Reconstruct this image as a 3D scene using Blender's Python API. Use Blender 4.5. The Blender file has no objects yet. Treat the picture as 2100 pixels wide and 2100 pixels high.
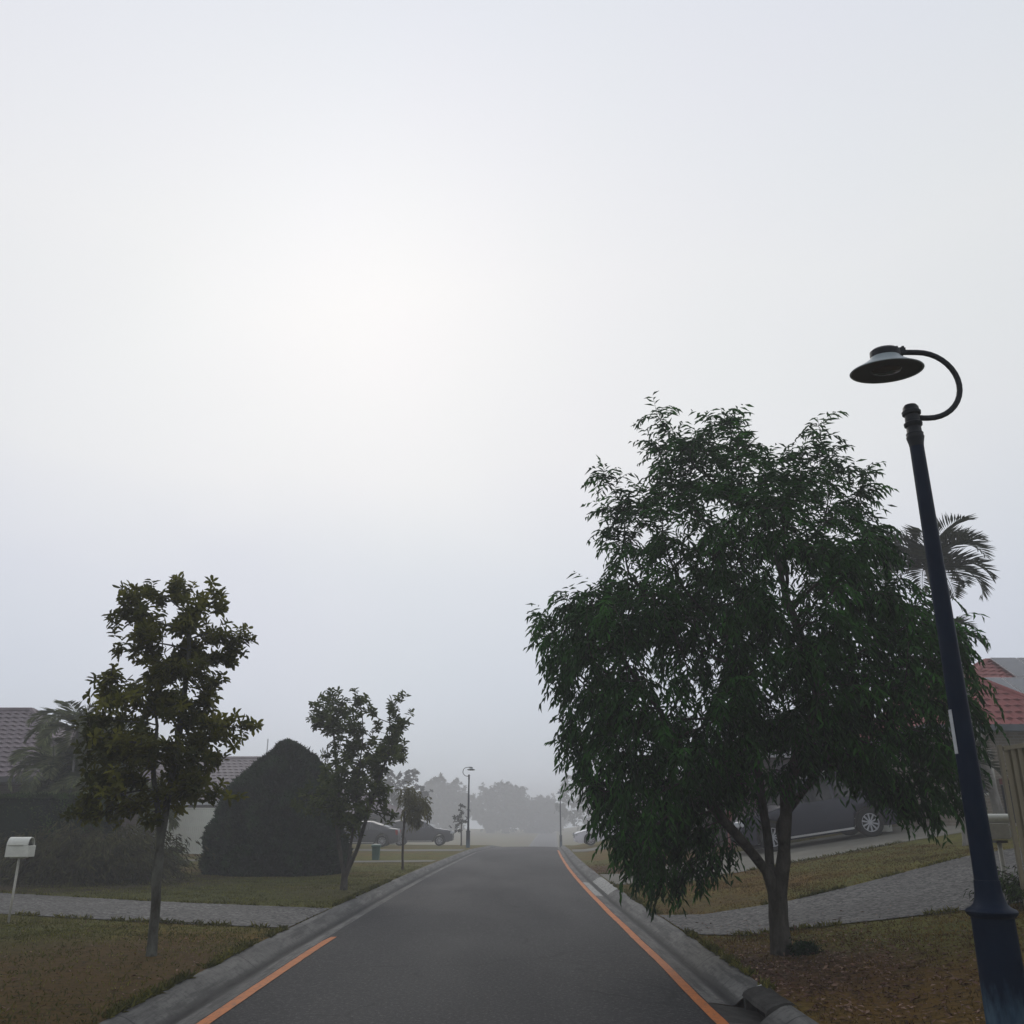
import bpy, math, random
import numpy as np
from mathutils import Vector, Matrix, noise
random.seed(7)
R = math.radians
sc = bpy.context.scene
col = sc.collection

# ------------------------------------------------------------------ camera
cam = bpy.data.objects.new('camera', bpy.data.cameras.new('camera'))
col.objects.link(cam)
cam.location = (0, 0, 1.6)
cam.rotation_euler = (R(90 + 18.9), 0, 0)
cam.data.sensor_width = 36
cam.data.lens = 31.08
cam.data.clip_start = 0.1
cam.data.clip_end = 3000
sc.camera = cam

# ------------------------------------------------------------------ sky, sun, exposure
SUN_EL, SUN_AZ = 34.0, -10.5          # azimuth from +Y, clockwise
sd = Vector((math.sin(R(SUN_AZ)) * math.cos(R(SUN_EL)), math.cos(R(SUN_AZ)) * math.cos(R(SUN_EL)), math.sin(R(SUN_EL))))
world = bpy.data.worlds.new('World')
sc.world = world
world.use_nodes = True
nt = world.node_tree
nt.nodes.clear()
N = nt.nodes.new
LK = nt.links.new
def wmath(op, a, b=None, c=None):
    n = N('ShaderNodeMath'); n.operation = op
    for i, v in enumerate((a, b, c)):
        if v is None: continue
        if isinstance(v, (int, float)): n.inputs[i].default_value = v
        else: LK(v, n.inputs[i])
    return n.outputs[0]
out = N('ShaderNodeOutputWorld'); bg = N('ShaderNodeBackground'); LK(bg.outputs[0], out.inputs[0])
tc = N('ShaderNodeTexCoord')
nrm = N('ShaderNodeVectorMath'); nrm.operation = 'NORMALIZE'; LK(tc.outputs['Generated'], nrm.inputs[0])
sep = N('ShaderNodeSeparateXYZ'); LK(nrm.outputs[0], sep.inputs[0])
# soft cloud structure seen through the fog
nz = N('ShaderNodeTexNoise'); LK(nrm.outputs[0], nz.inputs['Vector'])
nz.inputs['Scale'].default_value = 2.2; nz.inputs['Detail'].default_value = 3.0; nz.inputs['Roughness'].default_value = 0.45; nz.inputs['Distortion'].default_value = 0.6
# elevation ramp of the fog layer
ramp = N('ShaderNodeValToRGB')
el = ramp.color_ramp
el.elements[0].position = 0.0; el.elements[0].color = (0.52, 0.57, 0.64, 1)
el.elements[1].position = 1.0; el.elements[1].color = (0.52, 0.55, 0.62, 1)
for p_, c_ in ((0.05, (0.52, 0.575, 0.65)), (0.11, (0.555, 0.605, 0.69)), (0.24, (0.61, 0.645, 0.715)), (0.375, (0.705, 0.72, 0.745)), (0.55, (0.72, 0.735, 0.755)), (0.76, (0.655, 0.685, 0.75))):
    e = el.elements.new(p_); e.color = (*c_, 1)
LK(wmath('ADD', sep.outputs[2], wmath('MULTIPLY', wmath('SUBTRACT', nz.outputs[0], 0.5), 0.20)), ramp.inputs[0])
# broad glow of the sun behind the fog
dt = N('ShaderNodeVectorMath'); dt.operation = 'DOT_PRODUCT'; LK(nrm.outputs[0], dt.inputs[0]); dt.inputs[1].default_value = sd
dpos = wmath('MAXIMUM', dt.outputs['Value'], 0.0)
g1 = wmath('MULTIPLY', wmath('POWER', dpos, 3.2), 0.13)
g2 = wmath('MULTIPLY', wmath('POWER', dpos, 2.0), 0.0)
gl = wmath('MULTIPLY', wmath('ADD', g1, g2), wmath('ADD', 0.78, wmath('MULTIPLY', nz.outputs[0], 0.44)))
gc = N('ShaderNodeVectorMath'); gc.operation = 'SCALE'; gc.inputs[0].default_value = (1.0, 0.985, 0.87); LK(gl, gc.inputs['Scale'])
# less light from behind the camera
back = wmath('ADD', 0.92, wmath('MULTIPLY', wmath('MINIMUM', wmath('MAXIMUM', wmath('ADD', sep.outputs[1], 0.25), 0.0), 0.5), 0.16))
rs = N('ShaderNodeVectorMath'); rs.operation = 'SCALE'; LK(ramp.outputs[0], rs.inputs[0]); LK(back, rs.inputs['Scale'])
ad = N('ShaderNodeVectorMath'); ad.operation = 'ADD'; LK(rs.outputs[0], ad.inputs[0]); LK(gc.outputs[0], ad.inputs[1])
sky = N('ShaderNodeTexSky'); sky.sky_type = 'NISHITA'; sky.sun_disc = False
sky.sun_elevation = R(SUN_EL); sky.sun_rotation = R(SUN_AZ); sky.air_density = 1.0; sky.dust_density = 3.0
sks = N('ShaderNodeVectorMath'); sks.operation = 'SCALE'; LK(sky.outputs[0], sks.inputs[0]); sks.inputs['Scale'].default_value = 0.003
ad2 = N('ShaderNodeVectorMath'); ad2.operation = 'ADD'; nz2 = N('ShaderNodeTexNoise'); LK(nrm.outputs[0], nz2.inputs['Vector']); nz2.inputs['Scale'].default_value = 3.1; nz2.inputs['Detail'].default_value = 4.0; nz2.inputs['Roughness'].default_value = 0.5
mot = N('ShaderNodeMix'); mot.data_type = 'RGBA'; mot.inputs[6].default_value = (0.985, 1.0, 0.995, 1); mot.inputs[7].default_value = (1.0, 0.985, 1.012, 1)
LK(wmath('MULTIPLY', wmath('SUBTRACT', nz2.outputs[0], 0.25), 2.0), mot.inputs[0])
mul = N('ShaderNodeVectorMath'); mul.operation = 'MULTIPLY'; LK(ad.outputs[0], mul.inputs[0]); LK(mot.outputs[2], mul.inputs[1])
LK(mul.outputs[0], ad2.inputs[0]); LK(sks.outputs[0], ad2.inputs[1])
LK(ad2.outputs[0], bg.inputs[0])
bg.inputs[1].default_value = 1.0

sl = bpy.data.lights.new('sun', 'SUN'); sl.energy = 0.5; sl.angle = R(25); sl.color = (1.0, 0.95, 0.87)
so = bpy.data.objects.new('sun', sl); col.objects.link(so)
so.rotation_euler = (-sd).to_track_quat('-Z', 'Y').to_euler(); so.location = (0, 0, 50)

vs = sc.view_settings
sc.display_settings.display_device = 'sRGB'
vs.view_transform = 'Standard'; vs.look = 'None'; vs.exposure = 0.0; vs.gamma = 1.0; vs.use_curve_mapping = False
sc.render.engine = 'CYCLES'
cy = sc.cycles
cy.max_bounces = 6; cy.diffuse_bounces = 3; cy.glossy_bounces = 2; cy.transmission_bounces = 3; cy.volume_bounces = 1
cy.use_denoising = True; cy.use_adaptive_sampling = True; cy.adaptive_threshold = 0.02

# ------------------------------------------------------------------ materials
class M:
    """small node-material builder"""
    def __init__(s, name, rough=0.8, spec=0.3, metal=0.0):
        s.m = bpy.data.materials.new(name); s.m.use_nodes = True
        s.t = s.m.node_tree; s.b = s.t.nodes['Principled BSDF']
        s.b.inputs['Roughness'].default_value = rough
        s.b.inputs['Specular IOR Level'].default_value = spec
        s.b.inputs['Metallic'].default_value = metal
        s.c = s.t.nodes.new('ShaderNodeTexCoord'); s.co = s.c.outputs['Object']
    def n(s, t): return s.t.nodes.new(t)
    def l(s, a, b): s.t.links.new(a, b)
    def noise(s, scale, detail=3, rough=0.6, vec=None, dist=0.0, sx=None):
        x = s.n('ShaderNodeTexNoise'); x.inputs['Scale'].default_value = scale; x.inputs['Detail'].default_value = detail
        x.inputs['Roughness'].default_value = rough; x.inputs['Distortion'].default_value = dist
        v = vec or s.co
        if sx:
            mp = s.n('ShaderNodeMapping'); mp.inputs['Scale'].default_value = sx; s.l(v, mp.inputs[0]); v = mp.outputs[0]
        s.l(v, x.inputs['Vector']); return x.outputs[0]
    def math(s, op, a, b=0.0, clamp=False):
        x = s.n('ShaderNodeMath'); x.operation = op; x.use_clamp = clamp
        for i, v in enumerate((a, b)):
            if isinstance(v, (int, float)): x.inputs[i].default_value = v
            else: s.l(v, x.inputs[i])
        return x.outputs[0]
    def rng(s, v, a, b, c=0.0, d=1.0):
        x = s.n('ShaderNodeMapRange'); s.l(v, x.inputs[0])
        for i, q in enumerate((a, b, c, d)): x.inputs[i + 1].default_value = q
        return x.outputs[0]
    def mix(s, f, a, b, mode='MIX'):
        x = s.n('ShaderNodeMix'); x.data_type = 'RGBA'; x.blend_type = mode
        if isinstance(f, (int, float)): x.inputs[0].default_value = f
        else: s.l(f, x.inputs[0])
        for i, v in ((6, a), (7, b)):
            if isinstance(v, tuple): x.inputs[i].default_value = (*v[:3], 1)
            else: s.l(v, x.inputs[i])
        return x.outputs[2]
    def base(s, v):
        if isinstance(v, tuple): s.b.inputs['Base Color'].default_value = (*v[:3], 1)
        else: s.l(v, s.b.inputs['Base Color'])
        return s
    def bump(s, v, strength=0.4, dist=0.02):
        x = s.n('ShaderNodeBump'); x.inputs['Strength'].default_value = strength; x.inputs['Distance'].default_value = dist
        s.l(v, x.inputs['Height']); s.l(x.outputs[0], s.b.inputs['Normal']); return s

def simple(name, c, rough=0.7, spec=0.3, metal=0.0, var=0.25, scale=3.0, bump=0.0, bs=40.0):
    a = M(name, rough, spec, metal)
    v = a.noise(scale, 5, 0.65)
    a.base(a.mix(a.rng(v, 0.3, 0.7), tuple(q * (1 - var) for q in c), tuple(min(1, q * (1 + var)) for q in c)))
    if bump: a.bump(a.noise(bs, 3), bump, 0.01)
    return a.m

def mat_asphalt():
    a = M('asphalt', 0.85, 0.25)
    big = a.noise(0.25, 4, 0.6, sx=(1.4, 0.35, 1)); mid = a.noise(2.0, 5, 0.7)
    sp = a.n('ShaderNodeTexVoronoi'); sp.inputs['Scale'].default_value = 75; a.l(a.co, sp.inputs['Vector'])
    c = a.mix(a.rng(big, 0.3, 0.7), (0.0112, 0.0112, 0.0129), (0.0213, 0.0207, 0.0224))
    c = a.mix(a.rng(mid, 0.55, 0.8, 0, 0.5), c, (0.0190, 0.0190, 0.0213))
    c = a.mix(a.rng(a.noise(30, 3, 0.85), 0.52, 0.66, 0, 1.0), c, (0.0842, 0.0824, 0.0813))
    c = a.mix(a.rng(a.noise(24, 3, 0.85), 0.44, 0.36, 0.0, 0.9), c, (0.0078, 0.0078, 0.0090))
    # worn wheel paths, cracks and old patches
    sx_ = a.n('ShaderNodeSeparateXYZ'); a.l(a.co, sx_.inputs[0])
    wp = a.math('MULTIPLY', a.math('ABSOLUTE', a.math('SINE', a.math('MULTIPLY', a.math('ADD', sx_.outputs[0], 0.4), 1.55))), 0.13)
    c = a.mix(wp, c, (0.0617, 0.0606, 0.0606))
    wv = a.n('ShaderNodeVectorMath'); wv.operation = 'ADD'; a.l(a.co, wv.inputs[0])
    nv = a.n('ShaderNodeTexNoise'); nv.inputs['Scale'].default_value = 1.6; nv.inputs['Detail'].default_value = 4; a.l(a.co, nv.inputs['Vector'])
    sc_ = a.n('ShaderNodeVectorMath'); sc_.operation = 'SCALE'; sc_.inputs['Scale'].default_value = 0.9; a.l(nv.outputs['Color'], sc_.inputs[0]); a.l(sc_.outputs[0], wv.inputs[1])
    vc = a.n('ShaderNodeTexVoronoi'); vc.feature = 'DISTANCE_TO_EDGE'; vc.inputs['Scale'].default_value = 0.42; a.l(wv.outputs[0], vc.inputs['Vector'])
    ck = a.math('MULTIPLY', a.rng(vc.outputs['Distance'], 0.0, 0.016, 1.0, 0.0), a.rng(a.noise(0.6, 2), 0.46, 0.56))
    c = a.mix(a.math('MULTIPLY', ck, 0.8), c, (0.0078, 0.0078, 0.0084))
    st = a.noise(0.8, 4, 0.7, sx=(1.0, 2.2, 1)); c = a.mix(a.rng(st, 0.60, 0.74, 0, 0.5), c, (0.0196, 0.0196, 0.0213))
    a.base(c); a.bump(a.noise(90, 3, 0.8), 0.6, 0.006); a.l(a.rng(big, 0.3, 0.7, 0.72, 0.92), a.b.inputs['Roughness'])
    return a.m

def mat_kerb():
    a = M('kerb_concrete', 0.85, 0.25)
    sepn = a.n('ShaderNodeSeparateXYZ'); a.l(a.co, sepn.inputs[0])
    x, y = sepn.outputs[0], sepn.outputs[1]
    uvn = a.n('ShaderNodeAttribute'); uvn.attribute_name = 'off'
    u = uvn.outputs['Fac']
    n1 = a.noise(1.2, 5, 0.7, sx=(2, 0.5, 1)); n2 = a.noise(14, 4, 0.7); n3 = a.noise(3.2, 5, 0.75, sx=(3.0, 0.25, 1))
    c = a.mix(a.rng(n1, 0.3, 0.7), (0.0806, 0.0806, 0.0775), (0.1922, 0.1891, 0.1767))
    c = a.mix(a.rng(n2, 0.48, 0.68, 0, 0.65), c, (0.0434, 0.0434, 0.0422))
    # grime along the gutter invert, darkened further in place of profile shading
    inv = a.math('SUBTRACT', 1.0, a.math('MULTIPLY', a.math('ABSOLUTE', a.math('SUBTRACT', u, 0.225)), 13.0), True)
    c = a.mix(a.math('MULTIPLY', inv, a.rng(n3, 0.25, 0.42, 0.45, 1.3), True), c, (0.0198, 0.0198, 0.0192))
    c = a.mix(a.math('MULTIPLY', a.rng(n3, 0.46, 0.6), 0.75), c, (0.0465, 0.0459, 0.0446))
    # joints every 3 m
    jt = a.math('SUBTRACT', 1.0, a.math('MULTIPLY', a.math('ABSOLUTE', a.math('SUBTRACT', a.math('FRACT', a.math('DIVIDE', y, 3.1)), 0.5)), 150.0), True)
    c = a.mix(a.math('MULTIPLY', jt, 0.85), c, (0.0186, 0.0186, 0.0186))
    # the newer, paler piece of kerb at the concrete driveway
    pal = a.math('MULTIPLY', a.math('MULTIPLY', a.math('GREATER_THAN', y, 20.9), a.math('LESS_THAN', y, 25.4)), a.math('GREATER_THAN', x, 0.0))
    notinv = a.math('GREATER_THAN', a.math('ABSOLUTE', a.math('SUBTRACT', u, 0.225)), 0.05)
    pal = a.math('MULTIPLY', a.math('MULTIPLY', pal, notinv), a.rng(n2, 0.62, 0.5, 0.25, 1.0))
    c = a.mix(pal, c, (0.3100, 0.3100, 0.2914))
    a.base(c); a.bump(a.noise(50, 3, 0.7), 0.5, 0.008)
    return a.m

def mat_ground():
    a = M('dry_lawn', 0.95, 0.1)
    big = a.noise(0.33, 4, 0.6, dist=0.4); mid = a.noise(1.7, 5, 0.7); fine = a.noise(30, 4, 0.8); tuft = a.noise(9, 5, 0.8, sx=(0.8, 1.8, 1))
    green = a.mix(a.rng(mid, 0.3, 0.7), (0.0774, 0.0910, 0.0164), (0.1683, 0.1502, 0.0273))
    brown = a.mix(a.rng(mid, 0.3, 0.7), (0.1047, 0.0564, 0.0146), (0.2093, 0.1229, 0.0273))
    c = a.mix(a.rng(big, 0.36, 0.54), brown, green)
    # bare soil patches of the nearest verges, and under the two near trees
    s_ = a.n('ShaderNodeSeparateXYZ'); a.l(a.co, s_.inputs[0])
    def blob(cx, cy, r, soft):
        vm = a.n('ShaderNodeVectorMath'); vm.operation = 'DISTANCE'; a.l(a.co, vm.inputs[0]); vm.inputs[1].default_value = (cx, cy, 0)
        return a.rng(a.math('ADD', vm.outputs['Value'], a.math('MULTIPLY', a.math('SUBTRACT', mid, 0.5), 1.6)), r, r + soft, 1.0, 0.0)
    for (cx, cy, r, soft, colr, k) in ((-5.2, 9.0, 2.6, 1.6, (0.0875, 0.0420, 0.0140), 0.8), (-3.6, 19.3, 0.5, 1.2, (0.1120, 0.0595, 0.0245), 0.7), (2.8, 9.8, 0.9, 0.7, (0.0735, 0.0350, 0.0224), 0.9),
                                       (4.0, 8.0, 0.9, 1.6, (0.1470, 0.0735, 0.0168), 0.8), (3.0, 29.5, 1.6, 1.2, (0.1190, 0.0595, 0.0350), 0.85), (3.2, 16.6, 0.6, 1.2, (0.1050, 0.0595, 0.0210), 0.6),
                                       (-8.6, 12.2, 1.9, 2.0, (0.0595, 0.0665, 0.0140), 0.85), (-6.5, 20.5, 3.2, 2.0, (0.062, 0.078, 0.020), 0.7), (-10.5, 22.3, 3.0, 1.2, (0.0350, 0.0245, 0.0168), 0.8)):
        c = a.mix(a.math('MULTIPLY', blob(cx, cy, r, soft), k), c, colr)
    c = a.mix(a.rng(tuft, 0.48, 0.62, 0, 0.8), c, (0.0238, 0.0168, 0.0070))
    c = a.mix(a.rng(fine, 0.52, 0.75, 0, 0.45), c, (0.1540, 0.1190, 0.0490))
    a.base(c)
    a.bump(a.math('ADD', a.math('MULTIPLY', tuft, 1.0), a.math('MULTIPLY', fine, 0.5)), 0.9, 0.05)
    return a.m

def mat_aggregate(name, k=1.0):
    a = M(name, 0.8, 0.3)
    v = a.n('ShaderNodeTexVoronoi'); v.inputs['Scale'].default_value = 26; a.l(a.co, v.inputs['Vector'])
    b = a.n('ShaderNodeSeparateColor'); a.l(v.outputs['Color'], b.inputs[0])
    c = a.mix(a.rng(b.outputs[0], 0.2, 0.9), (0.010 * k, 0.010 * k, 0.010 * k), (0.36 * k, 0.35 * k, 0.33 * k))
    c = a.mix(a.rng(a.noise(0.8, 4), 0.35, 0.7, 0, 0.45), c, (0.07 * k, 0.066 * k, 0.062 * k))
    a.base(c); a.bump(v.outputs['Distance'], 0.7, 0.008); return a.m

def mat_leaf(name, c1, c2, trans=0.35, rough=0.5, spec=0.35):
    a = M(name, rough, spec)
    at_ = a.n('ShaderNodeAttribute'); at_.attribute_name = 'rnd'
    c = a.mix(at_.outputs['Fac'], c1, c2)
    c = a.mix(a.rng(a.noise(1.7, 3), 0.40, 0.60, 0, 0.75), c, tuple(q * 0.6 for q in c1))
    a.base(c)
    tr = a.n('ShaderNodeBsdfTranslucent'); a.l(c, tr.inputs[0])
    mx = a.n('ShaderNodeMixShader'); mx.inputs[0].default_value = trans
    o = a.t.nodes['Material Output']; a.l(a.b.outputs[0], mx.inputs[1]); a.l(tr.outputs[0], mx.inputs[2]); a.l(mx.outputs[0], o.inputs[0])
    return a.m

def mat_bark(name, c1, c2, spots=None):
    a = M(name, 0.9, 0.15)
    n1 = a.noise(7, 5, 0.7, sx=(1, 1, 0.35)); n2 = a.noise(2.2, 4, 0.7)
    c = a.mix(a.rng(n1, 0.35, 0.65), c1, c2)
    if spots: c = a.mix(a.rng(n2, 0.55, 0.64), c, spots)
    a.base(c); a.bump(a.noise(26, 5, 0.7, sx=(1, 1, 0.25)), 0.7, 0.02); return a.m

def mat_tiles(name, c1, c2):
    a = M(name, 0.7, 0.3)
    c = a.mix(a.rng(a.noise(1.3, 5, 0.7), 0.3, 0.7), c1, c2)
    c = a.mix(a.rng(a.noise(9, 3, 0.7), 0.55, 0.75, 0, 0.5), c, tuple(q * 0.5 for q in c1))
    a.base(c); return a.m

def mat_brick(name, c1, c2, mortar, sx=1.0):
    a = M(name, 0.9, 0.15)
    mp = a.n('ShaderNodeMapping'); mp.inputs['Rotation'].default_value = (R(90), 0, 0); a.l(a.co, mp.inputs[0])
    br = a.n('ShaderNodeTexBrick'); a.l(mp.outputs[0], br.inputs['Vector'])
    br.inputs['Color1'].default_value = (*c1, 1); br.inputs['Color2'].default_value = (*c2, 1); br.inputs['Mortar'].default_value = (*mortar, 1)
    br.inputs['Scale'].default_value = 1.0; br.inputs['Brick Width'].default_value = 0.24; br.inputs['Row Height'].default_value = 0.086; br.inputs['Mortar Size'].default_value = 0.008
    a.base(a.mix(a.rng(a.noise(4, 4), 0.4, 0.7, 0, 0.4), br.outputs[0], tuple(q * 0.6 for q in c1))); a.bump(br.outputs['Fac'], -0.4, 0.01); return a.m

def mat_lamp_post():
    a = M('blue_painted_steel', 0.5, 0.07)
    s_ = a.n('ShaderNodeSeparateXYZ'); a.l(a.co, s_.inputs[0])
    n = a.noise(9, 5, 0.7, sx=(2.2, 2.2, 0.55))
    h = a.math('ADD', s_.outputs[2], a.math('MULTIPLY', a.math('SUBTRACT', n, 0.5), 0.42))
    c = a.mix(a.rng(a.noise(3, 4), 0.35, 0.7), (0.002, 0.007, 0.020), (0.003, 0.011, 0.028))
    c = a.mix(a.rng(h, 0.42, 0.60, 0.9, 0.0), c, a.mix(a.rng(a.noise(8, 4, sx=(1, 1, .3)), 0.35, 0.65), (0.022, 0.048, 0.080), (0.070, 0.115, 0.155)))
    a.base(c); a.l(a.rng(h, 0.55, 0.60, 0.8, 0.42), a.b.inputs['Roughness']); return a.m

MT = {}
MT['asphalt'] = mat_asphalt(); MT['kerb'] = mat_kerb(); MT['ground'] = mat_ground()
MT['agg'] = mat_aggregate('exposed_aggregate', 0.38); MT['agg2'] = mat_aggregate('grey_aggregate', 0.44)
MT['conc'] = simple('driveway_concrete', (0.135, 0.130, 0.108), 0.88, 0.2, var=0.22, scale=1.2, bump=0.3)
MT['orange'] = None
a = M('orange_edge_paint', 0.7, 0.3)
pc = a.mix(a.rng(a.noise(4, 5, 0.7), 0.3, 0.7), (0.36, 0.105, 0.018), (0.50, 0.155, 0.028))
pc = a.mix(a.rng(a.noise(22, 5, 0.85), 0.52, 0.64, 0, 0.85), pc, (0.16, 0.075, 0.04)); pc = a.mix(a.rng(a.noise(3.0, 5, 0.8), 0.60, 0.68, 0, 0.7), pc, (0.09, 0.07, 0.06)); a.base(pc); a.bump(a.noise(90, 3), 0.4, 0.004); MT['orange'] = a.m
MT['leafR'] = mat_leaf('narrow_leaf', (0.006, 0.025, 0.007), (0.060, 0.195, 0.030), 0.4, 0.6, 0.12)
MT['leafL'] = mat_leaf('broad_leaf', (0.040, 0.052, 0.008), (0.210, 0.205, 0.026), 0.42, 0.6, 0.15)
MT['leafM'] = mat_leaf('mid_leaf', (0.032, 0.052, 0.012), (0.130, 0.165, 0.030), 0.4, 0.6, 0.15)
MT['leafC'] = mat_leaf('conifer_leaf', (0.005, 0.014, 0.005), (0.024, 0.062, 0.017), 0.08, 0.8, 0.08)
MT['leafH'] = mat_leaf('hedge_leaf', (0.008, 0.018, 0.006), (0.055, 0.11, 0.014), 0.1, 0.8, 0.08)
MT['leafS'] = mat_leaf('sapling_leaf', (0.085, 0.085, 0.018), (0.17, 0.155, 0.035), 0.35)
MT['leafF'] = mat_leaf('far_leaf', (0.022, 0.026, 0.016), (0.05, 0.055, 0.03), 0.15, 0.8, 0.1)
MT['palm'] = mat_leaf('palm_leaf', (0.022, 0.036, 0.014), (0.055, 0.070, 0.022), 0.25)
MT['cane'] = mat_leaf('cane_leaf', (0.10, 0.12, 0.055), (0.26, 0.29, 0.14), 0.3, 0.7, 0.1)
MT['weep'] = mat_leaf('weeping_leaf', (0.035, 0.038, 0.016), (0.120, 0.115, 0.045), 0.2, 0.8, 0.05)
MT['barkR'] = mat_bark('grey_bark', (0.032, 0.028, 0.022), (0.088, 0.082, 0.070), (0.022, 0.019, 0.016))
MT['barkL'] = mat_bark('lichen_bark', (0.040, 0.037, 0.028), (0.135, 0.14, 0.12), (0.028, 0.024, 0.020))
MT['barkP'] = mat_bark('palm_bark', (0.17, 0.165, 0.15), (0.30, 0.29, 0.27))
MT['barkD'] = mat_bark('dark_bark', (0.03, 0.024, 0.018), (0.07, 0.058, 0.045))
MT['tilesD'] = mat_tiles('dusk_tiles', (0.10, 0.078, 0.090), (0.165, 0.13, 0.145))
MT['tilesG'] = mat_tiles('grey_tiles', (0.17, 0.145, 0.15), (0.24, 0.21, 0.215))
MT['tilesR'] = mat_tiles('terracotta_tiles', (0.18, 0.046, 0.042), (0.27, 0.078, 0.070))
MT['brick'] = mat_brick('cream_brick', (0.17, 0.145, 0.11), (0.23, 0.20, 0.155), (0.28, 0.26, 0.22))
MT['brickD'] = mat_brick('brown_brick', (0.05, 0.035, 0.03), (0.07, 0.05, 0.04), (0.09, 0.08, 0.07))
MT['cream'] = simple('cream_render', (0.36, 0.35, 0.30), var=0.12)
MT['greyw'] = simple('grey_render', (0.13, 0.13, 0.12), var=0.12)
MT['gutter'] = simple('slate_gutter', (0.055, 0.070, 0.085), 0.4, 0.5)
MT['gutterD'] = simple('dark_gutter', (0.035, 0.033, 0.038), 0.4, 0.5)
MT['gutterW'] = simple('pale_gutter', (0.45, 0.47, 0.48), 0.4, 0.5)
MT['panel'] = simple('solar_glass', (0.03, 0.035, 0.05), 0.12, 0.6, var=0.1)
MT['alu'] = simple('aluminium', (0.5, 0.5, 0.5), 0.35, 0.5, 0.7, var=0.1)
MT['glassD'] = simple('dark_glass', (0.012, 0.014, 0.018), 0.1, 0.6, var=0.1)
MT['fence'] = simple('cream_steel', (0.20, 0.172, 0.110), 0.5, 0.4, var=0.10)
MT['white'] = simple('white_paint', (0.66, 0.67, 0.61), 0.5, 0.4, var=0.12, scale=8)
MT['palew'] = simple('pale_steel', (0.74, 0.76, 0.70), 0.6, 0.3, var=0.05)
MT['offw'] = simple('aged_white_paint', (0.44, 0.43, 0.38), 0.6, 0.3, var=0.2, scale=10)
MT['post'] = mat_lamp_post()
MT['postD'] = simple('dark_steel', (0.006, 0.008, 0.012), 0.5, 0.2, var=0.2)
MT['shade'] = simple('grey_enamel', (0.24, 0.285, 0.30), 0.35, 0.5, var=0.15)
MT['under'] = simple('lamp_inner', (0.05, 0.043, 0.043), 0.5, 0.4, var=0.2)
MT['lens'] = simple('lamp_lens', (0.065, 0.045, 0.04), 0.15, 0.5, var=0.2)
MT['black'] = simple('black_rubber', (0.012, 0.012, 0.012), 0.8, 0.2, var=0.2)
MT['void'] = simple('dark_void', (0.006, 0.006, 0.006), 0.9, 0.1, var=0.1)
MT['carD'] = simple('navy_car_paint', (0.014, 0.016, 0.032), 0.25, 0.5, var=0.08)
MT['carG'] = simple('charcoal_car_paint', (0.055, 0.055, 0.065), 0.3, 0.5, var=0.08)
MT['carW'] = simple('white_car_paint', (0.72, 0.72, 0.78), 0.3, 0.5, var=0.05)
MT['chrome'] = simple('wheel_alloy', (0.42, 0.43, 0.46), 0.35, 0.5, 0.5, var=0.1)
MT['headl'] = simple('headlamp_glass', (0.55, 0.57, 0.60), 0.15, 0.6, var=0.1)
MT['taill'] = simple('tail_lamp', (0.30, 0.03, 0.03), 0.2, 0.5, var=0.1)
MT['redpost'] = simple('red_brown_post', (0.17, 0.055, 0.045), 0.75, 0.2, var=0.3, scale=8)
MT['greenbox'] = simple('green_plastic', (0.030, 0.085, 0.065), 0.5, 0.4, var=0.15)
MT['sticker'] = simple('sticker', (0.42, 0.44, 0.46), 0.5, 0.3, var=0.12, scale=30)
MT['pit'] = simple('dirty_concrete', (0.040, 0.038, 0.035), 0.9, 0.15, var=0.45, scale=7, bump=0.6)
MT['slab'] = simple('pale_concrete', (0.22, 0.215, 0.19), 0.9, 0.15, var=0.25, scale=6, bump=0.4)
MT['galv'] = simple('galvanised_edge', (0.55, 0.55, 0.55), 0.3, 0.5, 0.6, var=0.15)
MT['litter'] = mat_leaf('fallen_leaf', (0.10, 0.040, 0.026), (0.34, 0.22, 0.15), 0.05, 0.8)
MT['blade'] = mat_leaf('grass_blade', (0.062, 0.074, 0.010), (0.25, 0.225, 0.040), 0.25, 0.7)
MT['bladeB'] = mat_leaf('dry_grass_blade', (0.080, 0.050, 0.011), (0.27, 0.170, 0.038), 0.25, 0.7)

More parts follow.
